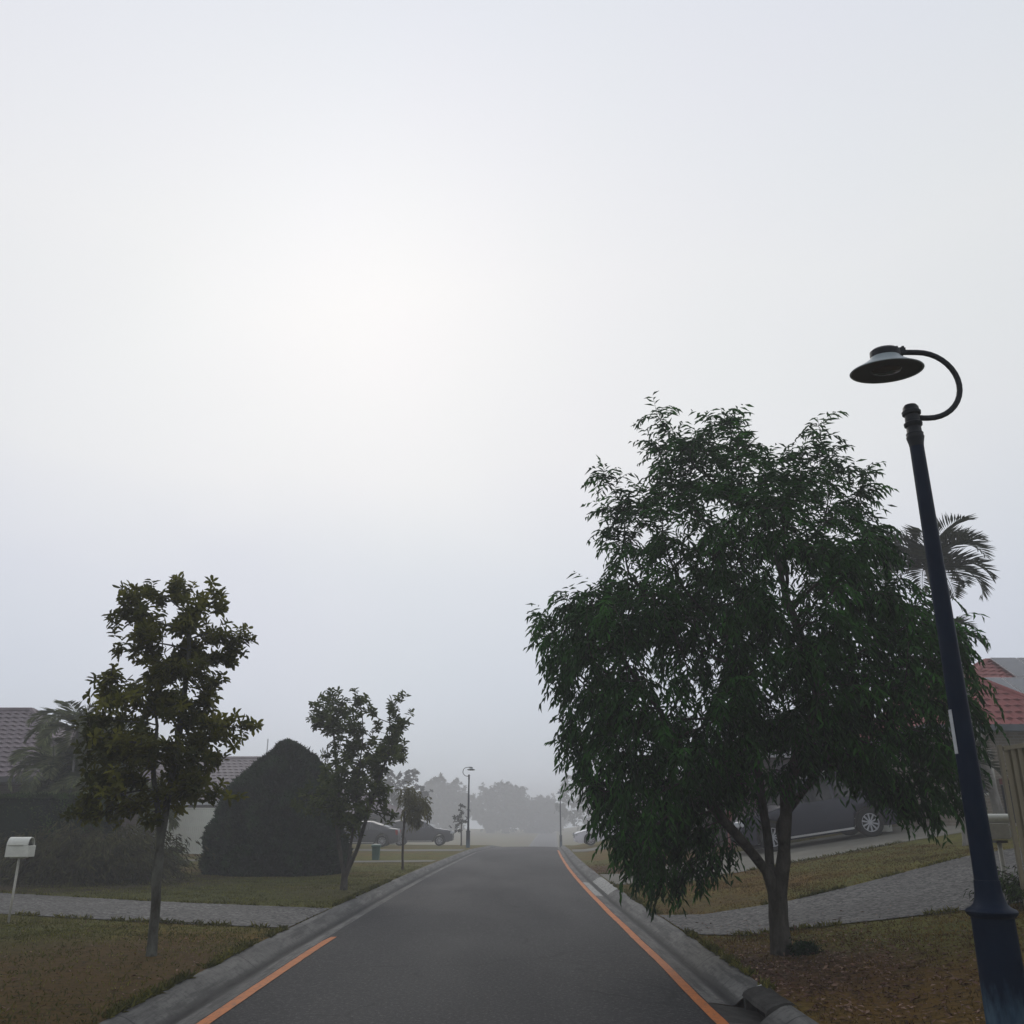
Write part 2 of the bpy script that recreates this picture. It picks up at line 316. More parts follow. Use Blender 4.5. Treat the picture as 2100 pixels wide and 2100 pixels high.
# ------------------------------------------------------------------ mesh helpers
class MB:
    def __init__(s): s.v = []; s.f = []
    def add(s, v, f):
        o = len(s.v); s.v += [tuple(q) for q in v]; s.f += [tuple(i + o for i in q) for q in f]; return s
    def box(s, c, d, rz=0.0, ry=0.0, taper=1.0):
        m = Matrix.Rotation(rz, 3, 'Z') @ Matrix.Rotation(ry, 3, 'Y'); vs_ = []
        for z in (-1, 1):
            t = taper if z > 0 else 1.0
            for x, y in ((-1, -1), (1, -1), (1, 1), (-1, 1)):
                vs_.append(Vector(c) + m @ Vector((x * d[0] / 2 * t, y * d[1] / 2 * t, z * d[2] / 2)))
        return s.add(vs_, [(3, 2, 1, 0), (4, 5, 6, 7), (0, 1, 5, 4), (1, 2, 6, 5), (2, 3, 7, 6), (3, 0, 4, 7)])
    def tube(s, pts, rad, n=10, cap=True):
        pts = [Vector(p) for p in pts]
        if isinstance(rad, (int, float)): rad = [rad] * len(pts)
        vs_ = []; fs = []
        t0 = (pts[1] - pts[0]).normalized(); ref = Vector((0, 1, 0)) if abs(t0.y) < 0.9 else Vector((1, 0, 0))
        side = t0.cross(ref).normalized()
        for i, p in enumerate(pts):
            t = (pts[min(i + 1, len(pts) - 1)] - pts[max(i - 1, 0)]).normalized()
            side = (side - t * side.dot(t)).normalized(); up = t.cross(side)
            for k in range(n):
                a_ = 2 * math.pi * k / n; vs_.append(p + (side * math.cos(a_) + up * math.sin(a_)) * rad[i])
        for i in range(len(pts) - 1):
            for k in range(n):
                fs.append((i * n + k, i * n + (k + 1) % n, (i + 1) * n + (k + 1) % n, (i + 1) * n + k))
        if cap: fs.append(tuple(range(n))[::-1]); fs.append(tuple(range((len(pts) - 1) * n, len(pts) * n)))
        return s.add(vs_, fs)
    def lathe(s, prof, n=24, c=(0, 0, 0), cap=True):
        vs_ = []; fs = []
        for r, z in prof:
            for k in range(n):
                a_ = 2 * math.pi * k / n; vs_.append((c[0] + r * math.cos(a_), c[1] + r * math.sin(a_), c[2] + z))
        for i in range(len(prof) - 1):
            for k in range(n): fs.append((i * n + k, i * n + (k + 1) % n, (i + 1) * n + (k + 1) % n, (i + 1) * n + k))
        if cap: fs.append(tuple(range(n))[::-1]); fs.append(tuple(range((len(prof) - 1) * n, len(prof) * n)))
        return s.add(vs_, fs)
    def build(s, name, mat, parent=None, smooth=False, bevel=0.0, loc=None):
        me = bpy.data.meshes.new(name); me.from_pydata(s.v, [], s.f); me.update()
        o = bpy.data.objects.new(name, me); col.objects.link(o)
        if isinstance(mat, str): mat = MT[mat]
        me.materials.append(mat)
        if smooth:
            for p in me.polygons: p.use_smooth = True
            if smooth != 'all':
                try: me.set_sharp_from_angle(angle=R(40))
                except Exception: pass
        if bevel:
            b = o.modifiers.new('bevel', 'BEVEL'); b.width = bevel; b.segments = 2; b.limit_method = 'ANGLE'
        if loc: o.location = loc
        if parent: o.parent = parent
        return o
def fast_mesh(name, V, F, mat, parent=None, rnd=None, smooth=False):
    """V (n,3) array, F (m,k) array of equal-size faces"""
    me = bpy.data.meshes.new(name); V = np.asarray(V, np.float32); F = np.asarray(F, np.int32); k = F.shape[1]
    me.vertices.add(len(V)); me.vertices.foreach_set('co', V.ravel())
    me.loops.add(F.size); me.loops.foreach_set('vertex_index', F.ravel())
    me.polygons.add(len(F)); me.polygons.foreach_set('loop_start', np.arange(0, F.size, k, dtype=np.int32))
    me.update(calc_edges=True)
    if smooth: me.polygons.foreach_set('use_smooth', np.ones(len(F), bool))
    if rnd is not None:
        at_ = me.attributes.new('rnd', 'FLOAT', 'FACE'); at_.data.foreach_set('value', np.asarray(rnd, np.float32))
    me.materials.append(MT[mat] if isinstance(mat, str) else mat)
    o = bpy.data.objects.new(name, me); col.objects.link(o)
    if parent: o.parent = parent
    return o
def tag(o, label=None, cat=None, group=None, kind=None):
    if label: o['label'] = label
    if cat: o['category'] = cat
    if group: o['group'] = group
    if kind: o['kind'] = kind
    return o
def thing(name, loc, label, cat, group=None, rz=0.0):
    o = bpy.data.objects.new(name, None); o.empty_display_size = 0.3; col.objects.link(o); o.location = loc; o.rotation_euler = (0, 0, rz)
    return tag(o, label, cat, group)
def copy_tree(o, parent=None):
    c = o.copy(); col.objects.link(c); c.parent = parent
    for ch in list(o.children): copy_tree(ch, c)
    return c

# ------------------------------------------------------------------ the lie of the land
def lerp_tab(tab, y):
    if y <= tab[0][0]: return tab[0][1]
    for (a_, b_), (c_, d_) in zip(tab, tab[1:]):
        if y <= c_: return b_ + (d_ - b_) * (y - a_) / (c_ - a_)
    return tab[-1][1]
def zr(Y):
    return -(.007 * max(0, min(Y, 50) - 12) + .02 * max(0, min(Y, 70) - 50) + .04 * max(0, min(Y, 150) - 70))
XCT = [(-20, -.40), (14, -.40), (20, -.37), (29, -.25), (37, -.04), (45, .2), (60, .75), (80, 1.6), (120, 3.4), (400, 16)]
# smoothed once
_ys = np.arange(-60, 401, 1.0); _xs = np.array([lerp_tab(XCT, y) for y in _ys]); _k = np.ones(9) / 9
_xs2 = np.convolve(np.pad(_xs, 4, mode='edge'), _k, mode='valid')
def xc(Y): return float(np.interp(Y, _ys, _xs2))
def gz(x, Y):
    u = x - xc(Y); z = zr(Y)
    if u > 2.6: z += .12 + .14 * min(max(0, u - 3.4 + .0), 9) + .04 * max(0, u - 12.4)
    elif u < -2.6: z += .12 + .008 * min(-u - 2.6, 30)
    else: z -= .16
    return z
YS = [-60, -40, -25, -15, -10] + list(np.arange(-6, 60, 0.5)) + list(np.arange(60, 160, 2.0)) + [160, 180, 210, 250, 300, 360]
def strip(name, us, zf, mat, ys=YS, smooth=False, attr=None):
    V = [(xc(y) + u, y, zf(u, y)) for y in ys for u in us]; n = len(us)
    F = [(j * n + i, j * n + i + 1, (j + 1) * n + i + 1, (j + 1) * n + i) for j in range(len(ys) - 1) for i in range(n - 1)]
    o = fast_mesh(name, V, F, mat, smooth=smooth)
    if attr:
        at_ = o.data.attributes.new('off', 'FLOAT', 'POINT'); at_.data.foreach_set('value', np.array([attr(u) for y in ys for u in us], np.float32))
    return tag(o, kind='structure')
ug = [-250, -120, -60, -40, -33] + list(np.arange(-30, -2.9, 0.9)) + [-2.69, -2.68, -2.55, 0, 2.55, 2.68, 2.69, 3.4] + list(np.arange(4.3, 12.5, 0.9)) + [12.4, 14, 18, 25, 40, 70, 130, 250]
def zg(u, y):
    z = gz(xc(y) + (math.copysign(2.61, u) if 2.55 < abs(u) < 2.69 else u), y)
    return z if abs(u) > 2.56 else zr(y) - .16
strip('ground', sorted(set(ug)), zg, 'ground')
strip('road', [-2.17, -1.6, -1.0, -.4, .4, 1.0, 1.6, 2.17], lambda u, y: zr(y) + 0.035 * (1 - (u / 2.17) ** 2), 'asphalt')
PITY = (8.15, 8.95)
prof = [(2.165, 0.002), (2.25, -0.006), (2.34, -0.018), (2.375, -0.024), (2.40, -0.020), (2.44, 0.012), (2.50, 0.055), (2.56, 0.092), (2.60, 0.112), (2.635, 0.122), (2.69, 0.124), (2.70, 0.115), (2.70, -0.05)]
pd = dict(prof)
def kerb(sign, ys):
    us = [sign * p for p, z in prof]; zz = [z for p, z in prof]
    if sign < 0: us = us[::-1]; zz = zz[::-1]
    V = []; A = []
    for y in ys:
        w = noise.noise(Vector((sign * 3.0, y * 0.8, 0))) * 0.008
        for u, z in zip(us, zz): V.append((xc(y) + u + (w if abs(u) > 2.3 else 0), y, zr(y) + z)); A.append(abs(u) - 2.165)
    n = len(us)
    F = [(j * n + i, j * n + i + 1, (j + 1) * n + i + 1, (j + 1) * n + i) for j in range(len(ys) - 1) for i in range(n - 1)]
    o = fast_mesh('kerb', V, F, 'kerb', smooth=True)
    at_ = o.data.attributes.new('off', 'FLOAT', 'POINT'); at_.data.foreach_set('value', np.array(A, np.float32))
    return tag(o, kind='structure')
kerb(-1, YS)
kerb(1, [y for y in YS if y < PITY[0]] + [PITY[0]])
kerb(1, [PITY[1]] + [y for y in YS if y > PITY[1]])
def marking(name, u0, u1, y0, y1, wob=0.012):
    ys = list(np.arange(y0, y1, 0.25)); V = []
    for j, y in enumerate(ys):
        w = noise.noise(Vector((u0, y * 0.5, 5))) * wob; w2 = noise.noise(Vector((u0, y * 3, 9))) * 0.008
        e = 0.0
        if y1 < 20 and j >= len(ys) - 2: e = 0.018 * (j - len(ys) + 3)
        for u in (u0 + w + w2 + e, u1 + w - w2): V.append((xc(y) + u, y, zr(y) + 0.035 * (1 - (u / 2.17) ** 2) + 0.006))
    F = [(2 * i, 2 * i + 1, 2 * i + 3, 2 * i + 2) for i in range(len(ys) - 1)]
    return tag(fast_mesh(name, V, F, 'orange'), kind='structure')
marking('road_marking', -2.145, -2.03, 2, 13.6)
marking('road_marking', 2.045, 2.15, 2, 55)

def sheet(name, edge_a, edge_b, mat, n=40, m=16, lift=0.014):
    """patch of paving between two polylines, laid on the ground"""
    def along(pl, t):
        L_ = [0]
        for p, q in zip(pl, pl[1:]): L_.append(L_[-1] + math.dist(p, q))
        d = t * L_[-1]
        for i in range(len(pl) - 1):
            if d <= L_[i + 1] + 1e-9:
                k = (d - L_[i]) / (L_[i + 1] - L_[i]); return (pl[i][0] + (pl[i + 1][0] - pl[i][0]) * k, pl[i][1] + (pl[i + 1][1] - pl[i][1]) * k)
        return pl[-1]
    V = []
    for i in range(n + 1):
        a_ = along(edge_a, i / n); b_ = along(edge_b, i / n)
        for j in range(m + 1):
            k = j / m; x = a_[0] + (b_[0] - a_[0]) * k; y = a_[1] + (b_[1] - a_[1]) * k
            w = 0.05 * noise.noise(Vector((x * 2, y * 2, 3))) if (j == 0 or j == m) else 0
            V.append((x, y + w, gz(x, y) + lift))
    F = [(i * (m + 1) + j, (i + 1) * (m + 1) + j, (i + 1) * (m + 1) + j + 1, i * (m + 1) + j + 1) for i in range(n) for j in range(m)]
    return tag(fast_mesh(name, V, F, mat), kind='structure')
PAVED = []
def drive(a_, b_, mat):
    sheet('driveway', a_, b_, mat); PAVED.append((a_, b_))
drive([(2.31, 12.7), (4.0, 12.3), (5.6, 11.85), (9, 11.7), (16, 11.7)], [(2.31, 15.2), (4.4, 15.3), (5.7, 16.0), (8.5, 17.8), (16, 18.6)], 'agg')
drive([(2.38, 22.5), (3.9, 21.4), (6.6, 22.1), (9.9, 23.2), (14.5, 23.6)], [(2.44, 26.6), (4.2, 27.2), (6.6, 28.6), (10, 29.4), (14.5, 29.6)], 'conc')
drive([(-3.1, 13.4), (-5.3, 14.0), (-8.0, 15.0), (-22, 18.6)], [(-3.08, 16.3), (-6.6, 17.4), (-10.2, 19.0), (-22, 22.4)], 'agg2')
drive([(-2.93, 34.6), (-5.5, 33.6), (-16, 33.4)], [(-2.85, 36.2), (-5.5, 35.0), (-16, 34.8)], 'conc')
drive([(-2.55, 47.0), (-5.5, 46.0), (-16, 46.0)], [(-2.45, 50.5), (-5.5, 49.0), (-16, 49.0)], 'conc')
drive([(2.95, 46.0), (5.5, 46.6), (14, 47)], [(3.15, 50.0), (5.5, 50.6), (14, 51)], 'conc')

def paved(x, y, pad=0.05):
    for a_, b_ in PAVED:
        s_ = 1 if a_[-1][0] > a_[0][0] else -1
        xs = [p[0] * s_ for p in a_]
        if xs[0] <= x * s_ <= xs[-1]:
            y0 = np.interp(x * s_, xs, [p[1] for p in a_]); y1 = np.interp(x * s_, [p[0] * s_ for p in b_], [p[1] for p in b_])
            if y0 - pad < y < y1 + pad: return True
    return False

# ------------------------------------------------------------------ foliage helpers
def leaf_mesh(name, P, D, Nn, L, Wd, mat, parent=None, fold=0.25, rng_=None, curl=0.15, broad=False):
    """two-triangle folded leaves. P base points, D directions, Nn approx normals (all (n,3))"""
    P = np.asarray(P, float); D = np.asarray(D, float); Nn = np.asarray(Nn, float)
    D = D / (np.linalg.norm(D, axis=1, keepdims=True) + 1e-9)
    S = np.cross(D, Nn); S /= (np.linalg.norm(S, axis=1, keepdims=True) + 1e-9); U = np.cross(S, D)
    L = np.asarray(L, float)[:, None]; Wd = np.asarray(Wd, float)[:, None]
    if broad:
        m1 = P + D * L * 0.32; m2 = P + D * L * 0.74 - U * L * curl * 0.5; t_ = P + D * L - U * L * curl
        V = np.stack([P, m1 + S * Wd * .40 + U * Wd * fold, m2 + S * Wd * .46 + U * Wd * fold, t_, m2 - S * Wd * .46 + U * Wd * fold, m1 - S * Wd * .40 + U * Wd * fold], 1).reshape(-1, 3); n = len(P); b = np.arange(n)[:, None] * 6
        F = np.concatenate([b + np.array([[0, 3, 2, 1]]), b + np.array([[0, 5, 4, 3]])], 1).reshape(-1, 4)
        rr = np.random.default_rng(len(P)).random(n) if rng_ is None else rng_
        return fast_mesh(name, V, F, mat, parent, rnd=np.repeat(rr, 2))
    mid = P + D * L * 0.45
    a_ = P; l_ = mid + S * Wd / 2 + U * Wd * fold; r_ = mid - S * Wd / 2 + U * Wd * fold; t_ = P + D * L - U * L * curl
    V = np.stack([a_, l_, t_, r_], 1).reshape(-1, 3); n = len(P); b = np.arange(n)[:, None] * 4
    F = np.concatenate([b + np.array([[0, 2, 1]]), b + np.array([[0, 3, 2]])], 1).reshape(-1, 3)
    rr = np.random.default_rng(len(P)).random(n) if rng_ is None else rng_
    return fast_mesh(name, V, F, mat, parent, rnd=np.repeat(rr, 2))

def in_poly(poly, pts):
    x, y = pts[:, 0], pts[:, 1]; c = np.zeros(len(pts), bool); n = len(poly)
    for i in range(n):
        x0, y0 = poly[i]; x1, y1 = poly[(i + 1) % n]
        cond = ((y0 > y) != (y1 > y)); xi = (x1 - x0) * (y - y0) / ((y1 - y0) + 1e-12) + x0
        c ^= cond & (x < xi)
    return c
def edge_dist(poly, pts):
    d = np.full(len(pts), 1e9); n = len(poly)
    for i in range(n):
        a_ = np.array(poly[i]); b_ = np.array(poly[(i + 1) % n]); ab = b_ - a_
        t = np.clip(((pts - a_) @ ab) / (ab @ ab + 1e-12), 0, 1); d = np.minimum(d, np.linalg.norm(pts - (a_ + t[:, None] * ab), axis=1))
    return d
def crown_points(poly, y0, depth, n, rng, holes=(), clump=0.9, thin=0.1, inset=0.0, plumes=(), ztop=99):
    poly = [tuple(p) for p in poly]; A = np.array(poly); lo = A.min(0); hi = A.max(0); out_ = []
    while len(out_) < n:
        q = rng.random((n * 3, 2)) * (hi - lo) + lo; q = q[in_poly(poly, q)]; d = edge_dist(poly, q); k_ = d > inset; q = q[k_]; d = d[k_] - inset
        half = depth * np.sqrt(np.clip(1 - (1 - np.clip(d / (0.45 * min(hi - lo)), 0, 1)) ** 2, 0, 1)) + 0.12
        t = rng.random(len(q)) * 2 - 1; t = np.sign(t) * np.abs(t) ** 0.75
        yy = y0 + t * half
        for (x, z), y in zip(q, yy):
            v = noise.noise(Vector((x * clump, y * clump, z * clump)) * 1.4) + 0.5 * noise.noise(Vector((x, y, z)) * 2.9 * clump)
            if v < -thin + 0.0: 
                if rng.random() < 0.85: continue
            if z > ztop and rng.random() < 0.68: continue
            skip = False
            for hx, hz, hr in holes:
                if (x - hx) ** 2 + (z - hz) ** 2 < hr * hr and rng.random() < 0.93: skip = True; break
            if not skip: out_.append((x, y, z))
            if len(out_) >= n: break
    for (tx, tz), (bx_, bz_), dy in plumes:
        for t in np.linspace(0, 1, 11):
            out_.append((tx + (bx_ - tx) * t + rng.normal(0, .05 + .05 * t), y0 + dy + rng.normal(0, .05 + .06 * t), tz + (bz_ - tz) * t + rng.normal(0, .04)))
    return np.array(out_)

def grow(seed, attract, step=0.12, kill=0.2, reach=1.4, iters=160):
    """space colonisation: seed = list of (point, parent_index)"""
    pts = [np.array(p, float) for p, _ in seed]; par = [q for _, q in seed]
    A = attract.copy(); P = np.array(pts)
    near = np.full(len(A), -1); nd = np.full(len(A), 1e9)
    def upd(start):
        nonlocal near, nd
        Q = P[start:]
        d = np.linalg.norm(A[:, None, :] - Q[None], axis=2); j = d.argmin(1); dd = d[np.arange(len(A)), j]
        m = dd < nd; near[m] = j[m] + start; nd[m] = dd[m]
    upd(0); kids = {}
    for i, p in enumerate(par):
        if p >= 0: kids.setdefault(p, []).append(pts[i])
    for it in range(iters):
        keep = nd > kill; A = A[keep]; near = near[keep]; nd = nd[keep]
        if len(A) == 0: break
        R_ = reach if it > 12 else 9.0
        ok = nd < R_
        if not ok.any(): ok = nd < 1e8
        dirs = {}
        for a_, j in zip(A[ok], near[ok]):
            v = a_ - P[j]; v /= np.linalg.norm(v) + 1e-9; dirs.setdefault(int(j), []).append(v)
        new = []; dead = set()
        for j, vl in dirs.items():
            v = np.mean(vl, 0); ln = np.linalg.norm(v)
            if ln < 0.05: v = vl[0]; ln = 1
            v = v / ln
            if par[j] >= 0:
                pv = P[j] - P[par[j]]; pv /= np.linalg.norm(pv) + 1e-9; v = v * 0.75 + pv * 0.25; v /= np.linalg.norm(v)
            np_ = P[j] + v * step
            if any(np.linalg.norm(c_ - np_) < 0.6 * step for c_ in kids.get(j, ())): dead.add(j); continue
            kids.setdefault(j, []).append(np_); new.append((np_, j))
        if dead:
            keep = ~np.isin(near, list(dead)); A = A[keep]; near = near[keep]; nd = nd[keep]
        if not new: 
            if len(A) == 0: break
            continue
        s0 = len(P); P = np.vstack([P] + [q[None] for q, _ in new]); par += [j for _, j in new]
        upd(s0)
    return P, par
def branch_mesh(name, P, par, r_tip, r_base, mat, parent, expo=2.4, nmain=None):
    n = len(P); ch = [[] for _ in range(n)]
    for i, p in enumerate(par):
        if p >= 0: ch[p].append(i)
    order = list(range(n)); rad = np.zeros(n)
    depth = np.zeros(n, int)
    for i in range(n): depth[i] = depth[par[i]] + 1 if par[i] >= 0 else 0
    for i in sorted(order, key=lambda k: -depth[k]):
        rad[i] = r_tip if not ch[i] else (sum(rad[c] ** expo for c in ch[i])) ** (1 / expo)
    rad *= 1.0; k = r_base / rad[0]
    rad = r_tip + (rad - r_tip) * (r_base - r_tip) / max(rad[0] - r_tip, 1e-6)
    mb = MB(); seen = set()
    starts = [0] + [c for i in range(n) for c in sorted(ch[i], key=lambda q: -rad[q])[1:]]
    for s0 in starts:
        path = [par[s0]] if par[s0] >= 0 else []; path.append(s0); i = s0
        while ch[i]: i = max(ch[i], key=lambda q: rad[q]); path.append(i)
        if len(path) < 2: continue
        rr = [rad[j] for j in path]
        if par[s0] >= 0: rr[0] = min(rr[0], rr[1] * 1.25)
        pp = [P[j] for j in path]
        if len(pp) > 3:
            q = [pp[0]] + [(pp[t - 1] + 2 * pp[t] + pp[t + 1]) / 4 for t in range(1, len(pp) - 1)] + [pp[-1]]; pp = q
        mb.tube(pp, rr, 10 if max(rr) > 0.04 else (6 if max(rr) > 0.015 else 4), cap=False)
    return mb.build(name, mat, parent, smooth='all'), rad, ch

def tree(name, base, label, poly, depth, n_att, seed_sk, leaf, mats, rb, rs=1, holes=(), group=None, step=0.12, kill=0.2, flare=1.25, thin=0.1, clump=0.9, expo=2.1, inset=0.0, plumes=(), ztop=99):
    """poly: crown outline in world x,z at the tree's own y; seed_sk: trunk/limb skeleton"""
    rng = np.random.default_rng(rs); root = thing(name, base, label, 'tree', group)
    B = np.array(base); att = crown_points(poly, base[1], depth, n_att, rng, holes, clump, thin, inset, plumes, ztop) - B
    sk = [(np.array(p) - B, q) for p, q in seed_sk]
    # subdivide the seed skeleton
    pts = []; par = []; idx = {}
    for i, (p, q) in enumerate(sk):
        if q < 0: pts.append(p); par.append(-1); idx[i] = 0; continue
        a_ = sk[q][0]; L_ = np.linalg.norm(p - a_); m = max(1, int(L_ / step)); prev = idx[q]
        for k in range(1, m + 1):
            w = rng.normal(0, 0.008, 3); pts.append(a_ + (p - a_) * k / m + (w if k < m else 0)); par.append(prev); prev = len(pts) - 1
        idx[i] = prev
    P, par = grow(list(zip(pts, par)), att, step, kill)
    br, rad, ch = branch_mesh('trunk', P, par, 0.005, rb, mats[1], root, expo)
    # root flare
    v = br.data.vertices
    for q in v:
        if q.co.z < 0.25:
            k = 1 + (flare - 1) * (1 - max(q.co.z, 0) / 0.25) ** 2; c0 = P[0]
            q.co.x = c0[0] + (q.co.x - c0[0]) * k; q.co.y = c0[1] + (q.co.y - c0[1]) * k
            if q.co.z < 0.02: q.co.z -= 0.12
    tips = [i for i in range(len(P)) if rad[i] < leaf.get('rmax', 0.012) and par[i] >= 0 and np.linalg.norm(P[i][:2] - P[0][:2]) > -1]
    Pt = P[tips]; Dt = np.array([P[i] - P[par[i]] for i in tips]); Dt /= np.linalg.norm(Dt, axis=1, keepdims=True) + 1e-9
    LP = []; LD = []; LN = []; LL = []; LW = []; LR = []
    kind = leaf['kind']; prob = leaf.get('prob', 1.0); tw = MB()
    outc = att.mean(0)
    for p, d in zip(Pt, Dt):
        if rng.random() > prob: continue
        if kind == 'spray':          # drooping twigs carrying alternate narrow leaves
            for _ in range(leaf.get('twigs', 1)):
                o = p - outc; o = o / (np.linalg.norm(o) + 1e-9)
                dd = d * 0.5 + o * 0.35 + rng.normal(0, 0.55, 3); up = leaf.get('up', 0.0) if p[2] > leaf.get('upz', 99) else -0.1
                dd[2] += up; dd /= np.linalg.norm(dd) + 1e-9
                ln = leaf['tl'] * rng.uniform(0.6, 1.35); nl = leaf['nl']; q = p.copy(); tone = rng.random(); tp = [p.copy()]
                for k in range(nl):
                    dd = dd + np.array([0, 0, -leaf['droop'] / nl]) * rng.uniform(0.6, 1.6); dd /= np.linalg.norm(dd)
                    q = q + dd * ln / nl; tp.append(q.copy())
                    s_ = np.cross(dd, [0, 0, 1]); s_ /= np.linalg.norm(s_) + 1e-9
                    ld = dd * 0.75 + s_ * (0.8 if k % 2 else -0.8) + np.array([0, 0, -0.45]) + rng.normal(0, 0.22, 3)
                    LP.append(q); LD.append(ld); LN.append(rng.normal(0, 0.5, 3) + np.array([0, 0, 1.0])); LL.append(leaf['L'] * rng.uniform(0.65, 1.2)); LW.append(leaf['W'] * rng.uniform(0.8, 1.2)); LR.append(np.clip(tone * 0.6 + rng.random() * 0.4, 0, 1))
                if leaf.get('tw', True) and rng.random() < 0.5: tw.tube(tp[::2] if len(tp) > 4 else tp, 0.0028, 3, cap=False)
        else:                         # whorls of broad leaves at the ends of the shoots
            for _ in range(leaf.get('twigs', 1)):
                c_ = p + rng.normal(0, leaf.get('sp', 0.08), 3); ax = d * 0.5 + np.array([0, 0, 0.55]) + rng.normal(0, 0.35, 3); ax /= np.linalg.norm(ax)
                s1 = np.cross(ax, [0.3, 0.9, 0.1]); s1 /= np.linalg.norm(s1); s2 = np.cross(ax, s1); tone = rng.random(); nl = leaf['nl'] + rng.integers(-2, 3)
                for k in range(nl):
                    an = 2.4 * k; ra = s1 * math.cos(an) + s2 * math.sin(an); spread = rng.uniform(0.55, 1.5)
                    ld = ax * (1.1 - spread * 0.8) + ra * spread + np.array([0, 0, -0.12])
                    LP.append(c_ - ax * 0.02 * k / 2); LD.append(ld); LN.append(ax + rng.normal(0, 0.25, 3)); LL.append(leaf['L'] * rng.uniform(0.65, 1.15)); LW.append(leaf['W'] * rng.uniform(0.8, 1.15)); LR.append(np.clip(tone * 0.6 + rng.random() * 0.4, 0, 1))
    leaf_mesh('crown', LP, LD, LN, LL, LW, mats[0], root, rng_=np.array(LR), broad=(kind == 'whorl'))
    if tw.v: tw.build('twigs', mats[1], root)
    return root

def XY(poly, y): return poly
# ------------------------------------------------------------------ THE BIG TREE beside the road (right)
polyR = [(1.59, 0.54), (1.29, 0.79), (1.0, 1.24), (0.71, 1.82), (0.59, 2.12), (0.37, 2.39), (0.51, 2.73), (0.29, 3.37), (0.13, 4.11), (0.63, 4.48), (1.18, 4.55), (1.05, 4.98), (1.27, 5.38), (1.01, 6.01), (1.78, 5.93), (1.76, 6.7), (2.15, 6.82), (2.3, 6.35), (2.68, 6.68), (3.03, 6.59), (3.35, 6.12), (3.82, 6.63), (4.17, 6.81), (4.1, 6.2), (4.24, 5.93), (4.63, 6.2), (4.89, 6.05), (4.66, 5.38), (4.86, 4.8), (5.0, 4.24), (5.6, 3.94), (5.45, 3.37), (5.5, 2.8), (5.25, 2.18), (5.35, 1.65), (4.88, 1.38), (4.76, 1.44), (4.42, 1.64), (3.83, 1.88), (3.31, 1.75), (2.95, 1.82), (2.56, 1.64), (2.18, 1.47), (2.42, 1.01), (1.98, 1.24), (1.95, 0.73), (1.64, 0.59)]
Y0 = 10.95
skR = [((3.02, Y0, 0.18), -1), ((3.01, Y0, 0.62), 0), ((2.97, Y0 - .02, 0.92), 1), ((2.62, Y0 - .25, 1.30), 2), ((2.15, Y0 - .5, 1.80), 3), ((1.7, Y0 - .7, 2.7), 4),
       ((3.0, Y0 + .1, 1.45), 2), ((2.95, Y0 + .2, 2.3), 6), ((2.7, Y0 + .1, 3.5), 7), ((3.12, Y0 - .08, 1.1), 1), ((3.18, Y0 - .2, 1.9), 9), ((3.6, Y0 - .5, 2.9), 10), ((3.4, Y0 - .2, 4.2), 11), ((3.2, Y0 + .3, 1.5), 9), ((4.2, Y0 + .7, 2.5), 13), ((4.6, Y0 + .8, 3.2), 14)]
tree('shade_tree', (3.02, Y0, 0.17), 'big dark green drooping tree with narrow leaves on the right verge', polyR, 2.2, 2350, skR,
     dict(kind='spray', L=0.135, W=0.032, tl=0.34, nl=9, droop=1.5, twigs=3, rmax=0.013, prob=1.0, up=0.9, upz=4.6), ('leafR', 'barkR'), 0.112, rs=3,
     holes=((1.8, 3.45, .30), (2.2, 3.25, .34), (4.89, 4.04, .26), (4.4, 4.24, .2), (4.4, 2.86, .18), (2.9, 2.3, .2), (3.26, 2.42, .2), (2.66, 2.86, .16), (3.9, 4.9, .16), (2.2, 4.9, .15)), step=0.11, kill=0.2, thin=-0.03, clump=1.0, inset=0.2, ztop=5.0,
     plumes=(((1.80, 6.55), (2.2, 5.6), -.2), ((2.12, 6.68), (2.3, 5.7), 0), ((2.68, 6.58), (2.8, 5.6), .2), ((3.0, 6.5), (3.0, 5.6), -.2), ((3.3, 6.15), (3.3, 5.4), .3), ((3.75, 6.0), (3.7, 5.3), .4), ((4.12, 6.7), (3.85, 5.6), 0), ((4.0, 6.2), (3.8, 5.5), .1),
             ((4.5, 6.1), (4.4, 5.1), 0), ((4.78, 6.0), (4.5, 5.3), .1), ((1.12, 5.92), (1.6, 5.3), 0), ((1.2, 5.35), (1.7, 5.1), .1), ((1.15, 4.95), (1.6, 4.7), -.2), ((.25, 4.02), (.8, 3.6), 0), ((.75, 4.38), (1.1, 4.0), .1), ((5.75, 3.9), (5.1, 3.6), -.1), ((5.7, 3.65), (5.1, 3.3), .15), ((5.78, 3.1), (5.2, 2.9), 0), ((5.75, 3.3), (5.2, 3.0), .1), ((5.6, 2.7), (5.1, 2.6), -.2), ((5.5, 2.2), (5.0, 2.3), 0), ((5.45, 1.75), (5.0, 1.9), .2),
             ((1.66, .85), (1.7, 1.6), -.1), ((1.92, .95), (1.95, 1.7), .1), ((1.3, 1.0), (1.35, 1.7), 0), ((2.36, 1.2), (2.1, 1.9), -.2)))

